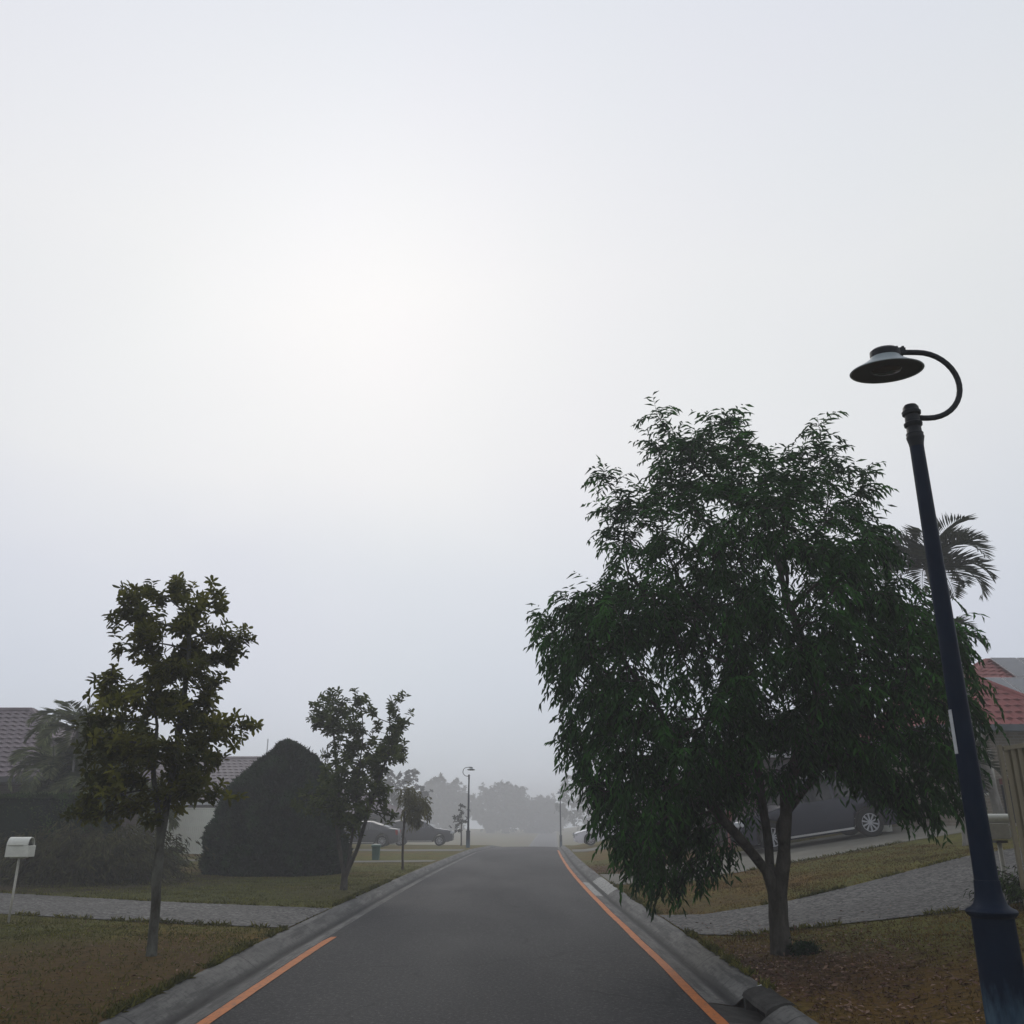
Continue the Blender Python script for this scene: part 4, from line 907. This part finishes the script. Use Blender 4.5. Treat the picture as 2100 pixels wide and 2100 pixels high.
# fences
def steel_fence(name, p0, p1, h, label, mat, posts=2.4, zf=None, pitch=0.086, depth=0.028):
    """profiled steel sheet panels between posts and rails, each bay stepped with the ground"""
    L_ = math.dist(p0, p1); nb = max(1, round(L_ / posts)); root = thing(name, (p0[0], p0[1], gz(*p0)), label, 'fence')
    dx, dy = (p1[0] - p0[0]) / L_, (p1[1] - p0[1]) / L_; nx, ny = -dy, dx; bz = gz(*p0)
    for b in range(nb + 1):
        x = dx * L_ * b / nb; y = dy * L_ * b / nb; z = gz(p0[0] + x, p0[1] + y) - bz
        m = MB(); m.box((x, y, z + h / 2 + .01), (0.045, 0.045, h + 0.06), rz=math.atan2(dy, dx)); m.build('post', mat, root)
        if b == nb: break
        x2 = dx * L_ * (b + 1) / nb; y2 = dy * L_ * (b + 1) / nb; z2 = gz(p0[0] + x2, p0[1] + y2) - bz
        bl = L_ / nb; V = []; prof_ = []; s_ = 0.04
        while s_ < bl - 0.04:
            for ds, o in ((0, 0), (.033, 0), (.045, depth), (.074, depth)):
                if s_ + ds < bl - .04: prof_.append((s_ + ds, o))
            s_ += pitch
        for s2, o in prof_:
            t = s2 / bl; zb = z + (z2 - z) * t
            for hz in (0.06, h - 0.03): V.append((x + dx * s2 + nx * (o - depth / 2), y + dy * s2 + ny * (o - depth / 2), zb + hz))
        F = [(2 * i, 2 * i + 2, 2 * i + 3, 2 * i + 1) for i in range(len(prof_) - 1)]
        m = MB(); m.add(V, F); pn = m.build('panel', mat, root)
        sol = pn.modifiers.new('thickness', 'SOLIDIFY'); sol.thickness = 0.004
        for hz in (0.04, h):
            m = MB(); e = 0.036
            a_ = Vector((x + dx * e, y + dy * e, z + hz)); c_ = Vector((x2 - dx * e, y2 - dy * e, z2 + hz)); d_ = (c_ - a_)
            V = [q + Vector((nx * w, ny * w, v)) for q in (a_, c_) for w, v in ((-.032, -.025), (.032, -.025), (.032, .025), (-.032, .025))]
            m.add(V, [(3, 2, 1, 0), (4, 5, 6, 7), (0, 1, 5, 4), (1, 2, 6, 5), (2, 3, 7, 6), (3, 0, 4, 7)])
            m.build('rail', mat, root)
    return root
steel_fence('steel_fence', (5.98, 11.2), (13.2, 11.2), 1.83, 'cream profiled steel fence at the right edge beyond the blue lamp post', 'fence')
steel_fence('steel_fence', (-15.0, 40.2), (-10.2, 40.2), 1.85, 'white steel fence between the near left tree and the clipped conifer', 'palew')

# red-brown post and its dark neighbour in front of the garage
pr = thing('timber_post', (6.5, 27.9, gz(6.5, 27.9)), 'red-brown painted post standing at the concrete driveway in front of the navy car', 'post')
m = MB(); m.box((0, 0, .85), (.17, .17, 1.8)); m.build('shaft', 'redpost', pr, bevel=.01); m = MB(); m.lathe([(.14, 0), (.14, .04), (.05, .14)], 4, (0, 0, 1.76)); m.build('cap', 'redpost', pr); m = MB(); m.box((0, -.095, .8), (.09, .014, .16)); m.build('plate', 'sticker', pr)
pr = thing('timber_post', (6.05, 28.9, gz(6.05, 28.9)), 'thin dark post just left of the red-brown post', 'post')
m = MB(); m.box((0, 0, .6), (.1, .1, 1.3)); m.build('shaft', 'barkD', pr, bevel=.01); m = MB(); m.box((0, 0, 1.27), (.14, .14, .035)); m.build('cap', 'barkD', pr)
bx = thing('storage_box', (10.95, 27.6, gz(10.95, 27.6)), 'small cream box on the concrete behind the rear wheel of the navy car', 'box')
m = MB(); m.box((0, 0, .19), (.34, .3, .34)); m.build('body', 'white', bx, bevel=.015); m = MB(); m.box((0, 0, .385), (.37, .33, .04)); m.build('lid', 'white', bx, bevel=.01)
lb = thing('low_garden_wall', (4.8, 33.5, gz(4.8, 33.5)), 'dim olive hedge beyond the red-brown post', 'hedge')
lb['category'] = 'hedge'; lb.name = 'garden_hedge'
rng = np.random.default_rng(77); n = 15000; P = np.stack([rng.uniform(-.8, 3.6, n), rng.uniform(-.5, .5, n), rng.uniform(0.05, 1.55, n)], 1); P[:, 2] *= 0.93 + 0.1 * np.sin(P[:, 0] * 3)
leaf_mesh('foliage', P, rng.normal(0, 1, (n, 3)), rng.normal(0, 1, (n, 3)), rng.uniform(.06, .13, n), rng.uniform(.03, .05, n), 'leafH', lb)
m = MB()
for k in range(14): m.tube([(-.6 + k * .3, 0, -.05), (-.6 + k * .3 + .08, .05, .7), (-.6 + k * .3, 0, 1.3)], [.03, .02, .008], 5)
m.build('stems', 'barkD', lb)

# ------------------------------------------------------------------ vehicles
def car(name, loc, rz, label, paint, L=4.6, W=1.85, H=1.75, wb=2.75, wr=0.36, kind='suv', tilt=0.0, cat='car'):
    """side-profile loft with open wheel arches; front points to -X"""
    root = thing(name, loc, label, cat, rz=rz); root.rotation_euler = (0, tilt, rz)
    f0 = -L / 2; fa = f0 + 0.88; ra = fa + wb
    if kind == 'suv': roof = [(0, .62), (.06, .80), (.18, .96), (1.05, 1.08), (1.25, 1.12), (1.95, H - .08), (2.3, H), (L - 1.2, H - .01), (L - .45, H - .07), (L - .10, 1.15), (L - .02, .80), (L, .6)]
    else: roof = [(0, .55), (.05, .68), (.2, .78), (1.1, .92), (1.25, .94), (2.0, H - .06), (2.35, H), (L - 1.6, H - .02), (L - .95, H - .2), (L - .5, 1.03), (L - .06, .98), (L, .62)]
    beltz = 1.12 if kind == 'suv' else 0.93
    nst = 90; xs = [L * i / nst for i in range(nst + 1)]; gc = 0.24 if kind == 'suv' else .18
    def rz_(x): return lerp_tab(roof, x)
    def halfw(x):
        e = 1 - 0.16 * max(0, 1 - x / .7) ** 2.2 - 0.12 * max(0, 1 - (L - x) / .55) ** 2.2; return W / 2 * e
    def lowz(x):
        z = gc + 0.10 * max(0, 1 - x / .35) + 0.10 * max(0, 1 - (L - x) / .35)
        for cx in (fa - f0, ra - f0):
            d = abs(x - cx); r_ = wr + 0.07
            if d < r_: z = max(z, wr + math.sqrt(r_ * r_ - d * d) * .98)
        return z
    V = []; F = []; G = []
    ts = [0, .2, .4, .7, 1.0]
    for x in xs:
        w = halfw(x); rt = rz_(x); zb = lowz(x); be = min(beltz, rt - .03); be = max(be, zb + .02)
        sec = [(w * .96, zb)]; sec += [(w * (1.0 if t < .9 else .985), zb + (be - zb) * t) for t in ts[1:]]
        cab = max(0, min(1, (rt - beltz) / .5)); inn = 1 - .17 * cab
        rt2 = max(rt, be + .02)
        sec += [(w * (1 - (1 - inn) * .5), be + (rt2 - be) * .5), (w * inn, be + (rt2 - be) * .88), (w * inn * .88, rt2), (0, rt2 + .02 + .02 * cab)]
        row = [(f0 + x, -q, z) for q, z in sec] + [(f0 + x, q, z) for q, z in reversed(sec[:-1])]
        V += row; G.append(sec)
    k = len(V) // (nst + 1)
    for i in range(nst):
        for j in range(k - 1): F.append((i * k + j, (i + 1) * k + j, (i + 1) * k + j + 1, i * k + j + 1))
        F.append((i * k + k - 1, (i + 1) * k + k - 1, (i + 1) * k, i * k))
    F.append(tuple(range(k))); F.append(tuple(range(nst * k, nst * k + k))[::-1])
    m = MB(); m.add(V, F); m.build('body', paint, root, smooth=True)
    # side windows
    xw0 = 1.5 if kind == 'suv' else 1.55; xw1 = L - (.55 if kind == 'suv' else 1.05); cuts = [xw0, xw0 + .38, (xw0 + xw1) / 2 - .02, xw1 - .62, xw1]
    for sg in (-1, 1):
        for a_, b_ in zip(cuts, cuts[1:]):
            V = []; nn = 10
            for i in range(nn + 1):
                x = a_ + .04 + (b_ - a_ - .08) * i / nn; w = halfw(x); rt = rz_(x); cab = max(0, min(1, (rt - beltz) / .5)); inn = 1 - .17 * cab
                lo = beltz + .03; hi = beltz + (rt - beltz) * .86
                def wq(z): 
                    t = (z - beltz) / max(rt - beltz, .01); return w * (1 - (1 - inn) * min(1, t / .88)) + .012
                V += [(f0 + x, sg * wq(lo), lo), (f0 + x, sg * wq((lo + max(hi, lo + .02)) / 2), (lo + max(hi, lo + .02)) / 2), (f0 + x, sg * wq(max(hi, lo + .02)), max(hi, lo + .02))]
            F = [q for i in range(nn) for q in ((3 * i, 3 * i + 3, 3 * i + 4, 3 * i + 1), (3 * i + 1, 3 * i + 4, 3 * i + 5, 3 * i + 2))]
            m = MB(); m.add(V, F); m.build('side_window', 'glassD', root)
    # windscreen and rear screen
    def screen(xa, xb, nm):
        V = []; nn = 6
        for i in range(nn + 1):
            x = xa + (xb - xa) * i / nn; rt = rz_(x); w = halfw(x); cab = max(0, min(1, (rt - beltz) / .5)); ww = w * (1 - .17 * cab) * .84
            V += [(f0 + x - .004, -ww, rt + .03), (f0 + x - .004, 0, rt + .052), (f0 + x - .004, ww, rt + .03)]
        m = MB(); m.add(V, [q for i in range(nn) for q in ((3 * i, 3 * i + 1, 3 * i + 4, 3 * i + 3), (3 * i + 1, 3 * i + 2, 3 * i + 5, 3 * i + 4))]); m.build(nm, 'glassD', root)
    screen(1.3, 1.9, 'windscreen'); screen(L - .42 if kind == 'suv' else L - .92, L - .14 if kind == 'suv' else L - .55, 'rear_window')
    # wheels
    for wx in (fa, ra):
        for sg in (-1, 1):
            yy = sg * (W / 2 - .11); wh = MB()
            pr_ = [(wr * .66, -.11), (wr * .93, -.115), (wr, -.08), (wr, .08), (wr * .93, .115), (wr * .66, .11)]
            Vv = []; nn = 32
            for r_, o in pr_:
                for q in range(nn): an = 2 * math.pi * q / nn; Vv.append((wx + r_ * math.cos(an), yy + o, wr + r_ * math.sin(an)))
            wh.add(Vv, [(i * nn + q, i * nn + (q + 1) % nn, (i + 1) * nn + (q + 1) % nn, (i + 1) * nn + q) for i in range(len(pr_) - 1) for q in range(nn)])
            wo = wh.build('wheel', 'black', root, smooth=True)
            rm = MB(); yo = yy + sg * .085
            def ring(r0, r1, y_): 
                Vv = [(wx + r * math.cos(2 * math.pi * q / nn), y_ + d, wr + r * math.sin(2 * math.pi * q / nn)) for r, d in ((r0, 0), (r1, 0), (r1, -sg * .03), (r0, -sg * .03)) for q in range(nn)]
                rm.add(Vv, [(i * nn + q, i * nn + (q + 1) % nn, ((i + 1) % 4) * nn + (q + 1) % nn, ((i + 1) % 4) * nn + q) for i in range(4) for q in range(nn)])
            ring(wr * .60, wr * .70, yo); ring(.005, wr * .15, yo - sg * .01)
            for q in range(10):
                an = 2 * math.pi * (q + .5) / 10; c_, s_ = math.cos(an), math.sin(an); r0, r1 = wr * .12, wr * .62; t0, t1 = .014, .024
                Vv = [(wx + r * c_ - e * s_, y_, wr + r * s_ + e * c_) for y_ in (yo - sg * .005, yo - sg * .03) for r, e in ((r0, -t0), (r1, -t1), (r1, t1), (r0, t0))]
                rm.add(Vv, [(0, 1, 2, 3), (7, 6, 5, 4), (0, 4, 5, 1), (1, 5, 6, 2), (2, 6, 7, 3), (3, 7, 4, 0)])
            rm.build('rim', 'chrome', wo)
            dk = MB(); Vv = [(wx + wr * .64 * math.cos(2 * math.pi * q / nn), yo - sg * .05, wr + wr * .64 * math.sin(2 * math.pi * q / nn)) for q in range(nn)]; dk.add(Vv, [tuple(range(nn))]); dk.build('brake_disc', 'black', wo)
    # lights, grille, bumpers, mirrors, handles, rails
    for sg in (-1, 1):
        m = MB(); z = .82 if kind == 'suv' else .68
        m.box((f0 + .14, sg * (W / 2 - .27), z), (.24, .34, .15), rz=sg * -.45); m.build('headlight', 'headl', root, bevel=.03)
        m = MB(); m.box((f0 + L - .10, sg * (W / 2 - .16), z + .12), (.16, .2, .28)); m.build('tail_light', 'taill', root, bevel=.02)
        m = MB(); m.box((f0 + 1.6, sg * (W / 2 + .11), beltz + .06), (.1, .2, .14)); m.build('mirror', paint, root, bevel=.03)
        if kind == 'suv':
            m = MB(); m.tube([(f0 + 2.2, sg * .62, H + .02), (f0 + 2.3, sg * .62, H + .07), (f0 + L - .95, sg * .62, H + .06), (f0 + L - .8, sg * .62, H)], .018, 6); m.build('roof_rail', 'alu', root)
        for hx in (2.35, 3.35):
            m = MB(); m.box((f0 + hx, sg * (W / 2 + .008), beltz - .12), (.2, .03, .035)); m.build('door_handle', paint, root)
        m = MB(); m.box((f0 + (fa + ra) / 2 - f0, sg * (W / 2 - .01), gc + .06), (wb - 1.0, .05, .05)); m.build('side_sill', 'alu', root)
    m = MB()
    for q in range(5): m.box((f0 + .012, 0, .52 + q * .06), (.05, .85, .025))
    m.build('grille', 'black', root)
    return root
car('parked_car', (8.85, 27.35, gz(8.85, 27.35) + .02), 0, 'navy four wheel drive on the sloping concrete driveway behind the big drooping tree', 'carD', L=4.75, W=1.9, H=1.84, wb=2.82, wr=.38, tilt=-math.atan(.14))
car('parked_car', (-6.15, 63.5, gz(-6.15, 63.5) + .02), math.pi, 'charcoal hatchback parked side-on in the fog left of the far street lamp', 'carG', L=4.4, W=1.8, H=1.62, wb=2.62, wr=.33)
car('parked_car', (6.0, 55.5, gz(6.0, 55.5) + .02), 0, 'white sedan parked side-on in the fog beside the big drooping tree', 'carW', L=4.6, W=1.8, H=1.42, wb=2.7, wr=.32, kind='sedan', tilt=-math.atan(.10))
car('parked_car', (-9.0, 56.5, gz(-9.0, 56.5) + .02), 0, 'dim grey sedan behind the slim sapling on the left', 'carG', L=4.5, W=1.8, H=1.42, wb=2.7, wr=.32, kind='sedan')

# ------------------------------------------------------------------ street lamps
def lamp(loc, rz, label, near=True, group='blue swan neck street lamps'):
    root = thing('street_lamp', loc, label, 'street lamp', group, rz)
    m = MB(); m.lathe([(.135, 0), (.135, .03), (.124, .04), (.122, .5), (.117, .93), (.118, .945), (.140, .965), (.143, .98), (.135, .99), (.112, 1.0), (.092, 1.02), (.082, 1.05), (.075, 1.09), (.072, 1.15)], 40); m.build('base', 'post', root, smooth=True)
    m = MB(); m.lathe([(.068, 1.10), (.064, 1.6), (.055, 2.8), (.047, 3.92), (.047, 3.96)], 32); m.build('pole', 'post', root, smooth=True)
    m = MB(); m.lathe([(.0455, 3.95), (.050, 3.99), (.057, 4.02), (.060, 4.035), (.055, 4.045), (.058, 4.06), (.050, 4.072), (.048, 4.11), (.060, 4.122), (.062, 4.14), (.050, 4.15), (.048, 4.20), (.062, 4.21), (.064, 4.23), (.055, 4.24), (.053, 4.262), (.042, 4.28), (.001, 4.285)], 32); m.build('finial', 'postD', root, smooth=True)
    pts = [(0.05, 0, 4.185), (.08, 0, 4.183)]
    for k in range(0, 19):
        a_ = -math.pi / 2 + math.pi * k / 18; pts.append((.115 + .262 * math.cos(a_), 0, 4.445 + .262 * math.sin(a_)))
    pts += [(.03, 0, 4.708), (-.04, 0, 4.705)]
    m = MB(); m.tube(pts, .020, 14); m.build('arm', 'postD', root, smooth='all')
    hx = -.125; zz = 4.66
    def pf(l): return [(a_, b_ - zz) for a_, b_ in l]
    m = MB(); m.lathe(pf([(.100, 4.655), (.104, 4.69), (.103, 4.712), (.085, 4.727), (.05, 4.733), (.001, 4.735)]), 28); m.box((.105, 0, 4.71 - zz), (.07, .06, .045))
    for q in range(2): m.box((.08 + q * .045, 0, 4.738 - zz), (.016, .05, .016))
    h = m.build('lamp_head', 'postD', root, smooth=True, loc=(hx, 0, zz)); h.rotation_euler = (R(7), 0, 0)
    m = MB(); m.lathe(pf([(.096, 4.675), (.112, 4.650), (.155, 4.618), (.205, 4.588), (.248, 4.566), (.252, 4.560), (.248, 4.556), (.241, 4.559), (.19, 4.582), (.12, 4.615)]), 48, cap=False); m.build('lamp_shade', 'shade', h, smooth=True)
    m = MB(); m.lathe(pf([(.2425, 4.5595), (.19, 4.566), (.15, 4.569), (.001, 4.571)][::-1]), 48, cap=False); m.build('reflector', 'under', h, smooth=True)
    m = MB(); m.lathe(pf([(.001, 4.546), (.05, 4.548), (.09, 4.555), (.105, 4.567)]), 32, cap=False); m.build('lens', 'lens', h, smooth=True)
    if near:
        m = MB(); V = []; nn = 5
        for z in (1.88, 2.15):
            for k in range(nn + 1): a_ = math.radians(172 + 30 * k / nn); V.append((.0665 * math.cos(a_), .0665 * math.sin(a_), z))
        m.add(V, [(k, k + 1, nn + 2 + k, nn + 1 + k) for k in range(nn)]); s_ = m.build('id_sticker', 'sticker', root); so_ = s_.modifiers.new('t', 'SOLIDIFY'); so_.thickness = .001
    return root
lamp((2.84, 5.72, 0.08), 0.0, 'tall dark blue street lamp standing in front of the big drooping tree at the right')
lamp((-2.66, 57.0, gz(-2.66, 57) - .05), math.pi, 'far blue street lamp on the left kerb, half faded in fog', near=False)
lamp((2.45 + 1.9, 84, gz(4.6, 84) - .05), 0.1, 'faintest street lamp, a thin outline in the fog at the road end', near=False)

# ------------------------------------------------------------------ letterboxes
mbx = thing('letterbox', (-7.17, 13.8, gz(-7.17, 13.8)), 'white barrel-topped letterbox on a thin post at the far left', 'letterbox')
m = MB(); m.tube([(0, 0, -.1), (0, 0, .86)], .017, 10); m.build('post', 'offw', mbx, smooth='all')
m = MB(); m.box((0, 0, .87), (.22, .12, .015)); m.box((0, 0, .955), (.335, .20, .155)); m.build('box', 'white', mbx, bevel=.008)
m = MB(); V = []; nn = 14; L2 = .33; rows = []
for xx in (-L2 / 2, L2 / 2 - .02):
    for r_ in (.098, .090):
        for k in range(nn + 1): a_ = math.pi * k / nn; V.append((xx, r_ * math.cos(a_), 1.035 + .115 * (r_ / .098) * math.sin(a_)))
q = nn + 1
F = [(k, k + 1, 2 * q + k + 1, 2 * q + k) for k in range(nn)] + [(q + k, 3 * q + k, 3 * q + k + 1, q + k + 1) for k in range(nn)] + [(2 * q + k, 2 * q + k + 1, 3 * q + k + 1, 3 * q + k) for k in range(nn)] + [tuple(range(nn + 1))]
m.add(V, F); m.build('newspaper_tube', 'white', mbx, smooth=True)
m = MB(); m.box((.03, 0, 1.04), (.2, .17, .005)); m.build('slot', 'void', mbx)
m = MB(); m.box((-.03, -.104, 1.04), (.22, .012, .012)); m.build('lid_edge', 'offw', mbx)

mb2 = thing('letterbox', (6.3, 12.2, gz(6.3, 12.2)), 'old white letterbox with a newspaper tube on top, right of the blue lamp post', 'letterbox')
m = MB(); m.tube([(0, 0, -.1), (0, 0, .68)], .028, 12); m.build('post', 'offw', mb2, smooth='all')
m = MB(); m.box((0, 0, .69), (.15, .14, .03)); m.build('bracket', 'gutterD', mb2)
m = MB(); m.box((-.02, 0, .82), (.27, .2, .2)); m.build('box', 'offw', mb2, bevel=.01)
m = MB()
m.tube([(-.20, -.02, .975), (.19, -.02, .975)], .055, 18, cap=False); m.tube([(.185, -.02, .975), (.20, -.02, .975)], .056, 18); m.build('newspaper_tube', 'white', mb2, smooth='all')
m = MB(); m.tube([(-.165, -.02, .975), (-.16, -.02, .975)], .05, 16); m.build('tube_back', 'void', mb2)
m = MB(); m.box((-.17, -.03, .84), (.03, .12, .09)); m.build('flap', 'white', mb2)

# green service pillar
gp = thing('service_pillar', (-5.2, 36.2, gz(-5.2, 36.2)), 'short green service pillar on the far left lawn right of the multi-stemmed tree', 'utility pillar')
m = MB(); m.box((0, 0, .22), (.26, .24, .5), taper=1.12); m.build('body', 'greenbox', gp, bevel=.02)
m = MB(); m.lathe([(.19, .46), (.20, .49), (.17, .54), (.08, .57), (.001, .575)], 20); m.build('lid', 'greenbox', gp, smooth=True)

# ------------------------------------------------------------------ side-entry storm drain at the bottom right kerb
px = xc(8.3)
sdn = thing('storm_drain', (px + 2.5, 8.35, 0), 'dark dirty concrete storm drain inlet set into the right kerb', 'storm drain')
l0 = PITY[0] - 8.35; l1 = PITY[1] - 8.35; ln = l1 - l0
m = MB(); m.add([(.0, l0, .03), (.0, l1, .03), (.05, l1, .135), (.05, l0, .135), (.36, l0, .15), (.36, l1, .15), (.36, l0, -.2), (.36, l1, -.2), (.0, l0, .075), (.0, l1, .075)], [(8, 9, 2, 3), (3, 2, 5, 4), (4, 5, 7, 6)])
m = MB()

secs = [(-.03, .055), (-.015, .085), (.03, .112), (.10, .132), (.15, .140), (.20, .138), (.225, .12), (.225, .04), (.0, .04)]; nl_ = 14; V = []
for q in range(nl_ + 1):
    yy = l0 + .002 + (ln - .004) * q / nl_; w_ = .012 * noise.noise(Vector((yy * 3, 1, 2)))
    V += [(a_ + w_, yy, b_ + w_ * .6) for a_, b_ in secs]
k_ = len(secs); m.add(V, [(q * k_ + j, (q + 1) * k_ + j, (q + 1) * k_ + (j + 1) % k_, q * k_ + (j + 1) % k_) for q in range(nl_) for j in range(k_)] + [tuple(range(k_)), tuple(range(nl_ * k_, nl_ * k_ + k_))[::-1]]); m.build('lintel', 'pit', sdn)
m = MB(); m.box((.20, (l0 + l1) / 2, -.03), (.24, ln - .16, .21)); m.build('opening', 'void', sdn)
for yy in (l0 + .04, l1 - .04):
    m = MB(); m.box((.15, yy, -.03), (.34, .075, .22)); m.build('side_block', 'pit', sdn, bevel=.01)
m = MB(); m.add([(-.33, l0, .0), (-.33, l1, .0), (.08, l1, -.055), (.08, l0, -.055), (-.33, l0, -.12), (-.33, l1, -.12), (.08, l1, -.15), (.08, l0, -.15)], [(0, 3, 2, 1), (0, 1, 5, 4), (3, 7, 6, 2), (0, 4, 7, 3), (1, 2, 6, 5)]); m.build('apron', 'pit', sdn)
m = MB(); m.add([(.0, l1 - .002, .062), (.08, l1 - .002, .118), (.16, l1 - .002, .140), (.16, l1 + .018, .140), (.08, l1 + .018, .118), (.0, l1 + .018, .062)], [(0, 1, 4, 5), (1, 2, 3, 4)]); o = m.build('steel_edge', 'galv', sdn); mm = o.modifiers.new('t', 'SOLIDIFY'); mm.thickness = .004; mm.offset = 1

# ------------------------------------------------------------------ grass and fallen leaves (countless)
rng = np.random.default_rng(99)
def scatter_xy(n, x0, x1, y0, y1, dens=None):
    out_ = []
    while len(out_) < n:
        x = rng.uniform(x0, x1); y = y0 + (y1 - y0) * rng.random() ** 1.7; u = x - xc(y)
        if abs(u) < 2.69 or paved(x, y): continue
        if x > px + 2.6 and x < px + 2.9 and 8.1 < y < 9.0: continue
        if dens and rng.random() > dens(x, y): continue
        out_.append((x, y, gz(x, y)))
    return np.array(out_)
def clumpy(x, y):
    v = noise.noise(Vector((x * 1.1, y * 1.1, 0))) + 0.6 * noise.noise(Vector((x * 4, y * 4, 3))); k_ = 1.0
    for cx_, cy_, rr_ in ((-5.2, 9.0, 3.0), (2.8, 9.8, 1.4), (4.0, 8.0, 1.6), (-3.6, 19.3, 1.3), (3.2, 16.6, 1.2)):
        if math.hypot(x - cx_, y - cy_) < rr_ + 0.8 * v: k_ = 0.28
    return (0.30 + 0.9 * max(0, v + .15)) * k_ * (1.0 if y < 24 else max(0.05, (36 - y) / 12))
def blades(name, n, box_, h, mat, label):
    P = scatter_xy(n, *box_, dens=clumpy); m_ = len(P); D = rng.normal(0, .55, (m_, 3)); D[:, 2] = 1; N_ = rng.normal(0, 1, (m_, 3))
    P[:, 2] -= .004
    o = leaf_mesh(name, P, D, N_, rng.uniform(.5, 1.3, m_) * h, rng.uniform(.6, 1.4, m_) * .009, mat, None, fold=.1, curl=.5); return tag(o, label, 'grass', kind='stuff')
blades('grass', 60000, (-10.5, -2.9, 7.0, 36), .036, 'blade', 'short dry grass of the left verge')
blades('grass', 60000, (2.2, 9.5, 5.5, 36), .036, 'bladeB', 'dry brownish grass of the right verge')
def edge_blades(name, n, lines, h, mat, label):
    P = []
    while len(P) < n:
        pl, side = lines[rng.integers(len(lines))]; i = rng.integers(len(pl) - 1); t = rng.random(); w = abs(rng.normal(0, .045)) - .03
        x = pl[i][0] + (pl[i + 1][0] - pl[i][0]) * t; y = pl[i][1] + (pl[i + 1][1] - pl[i][1]) * t
        if noise.noise(Vector((x * 2.2, y * 2.2, 7))) < -.12: continue
        if side == 'x-': x -= w
        elif side == 'x+': x += w
        else: y += w * (1 if side == 'y+' else -1)
        P.append((x, y, gz(x, y) + .004))
    P = np.array(P); m_ = len(P); D = rng.normal(0, .6, (m_, 3)); D[:, 2] = 1
    o = leaf_mesh(name, P, D, rng.normal(0, 1, (m_, 3)), rng.uniform(.4, 1.4, m_) * h, rng.uniform(.6, 1.4, m_) * .011, mat, None, fold=.1, curl=.7); return tag(o, label, 'grass', kind='stuff')
kl = [[(xc(y) - 2.70, y), (xc(y + .5) - 2.70, y + .5)] for y in np.arange(7, 26, .5) if not 13.2 < y < 16.3]
kr = [[(xc(y) + 2.70, y), (xc(y + .5) + 2.70, y + .5)] for y in np.arange(8.8, 26, .5) if not (12.3 < y < 15.2 or 22.3 < y < 26.7)]
el_ = [(q, 'x-') for q in kl] + [(q, 'x+') for q in kr]
for k_, (a_, b_) in enumerate(PAVED[:3]):
    sg_ = [p for p in a_]; fin = lambda pl: [(max(-14, p[0]) if p[0] < 0 else min(12, p[0]), p[1]) for p in pl]
    el_ += [(fin(a_)[:4], 'y-')] * 9 + [(fin(b_)[:4], 'y+')] * 9
edge_blades('grass', 9000, el_, .06, 'blade', 'ragged grass growing over the edges of kerbs and driveways')
def litter(n, fx, label):
    P = []; 
    while len(P) < n:
        x, y = fx(); u = x - xc(y)
        if abs(u) < 2.72: 
            continue
        P.append((x, y, gz(x, y) + .014))
    P = np.array(P); D = rng.normal(0, 1, (n, 3)); D[:, 2] *= .15; N_ = rng.normal(0, .3, (n, 3)); N_[:, 2] = 1
    return tag(leaf_mesh('fallen_leaves', P, D, N_, rng.uniform(.03, .085, n), rng.uniform(.012, .03, n), 'litter', None, fold=.2, curl=.1), label, 'leaf litter', kind='stuff')
litter(2600, lambda: (rng.normal(3.0, .9), rng.normal(9.6, 1.6)), 'pale and reddish fallen leaves around the big drooping tree')
litter(500, lambda: (rng.uniform(-9, -2.9), rng.uniform(6, 14)), 'scattered fallen leaves on the brown left verge')

# ------------------------------------------------------------------ the morning fog
hz = MB(); hz.box((0, 150, 2.2), (620, 440, 14.4)); haze = hz.build('haze', 'void'); haze.data.materials.clear()
hm = bpy.data.materials.new('fog_air'); hm.use_nodes = True; ht = hm.node_tree; ht.nodes.clear()
ho = ht.nodes.new('ShaderNodeOutputMaterial'); hv = ht.nodes.new('ShaderNodeVolumePrincipled'); ht.links.new(hv.outputs[0], ho.inputs['Volume'])
hv.inputs['Density'].default_value = 0.0041; hv.inputs['Color'].default_value = (0.97, 0.975, 1.0, 1); hv.inputs['Anisotropy'].default_value = 0.2
haze.data.materials.append(hm); tag(haze, kind='stuff')
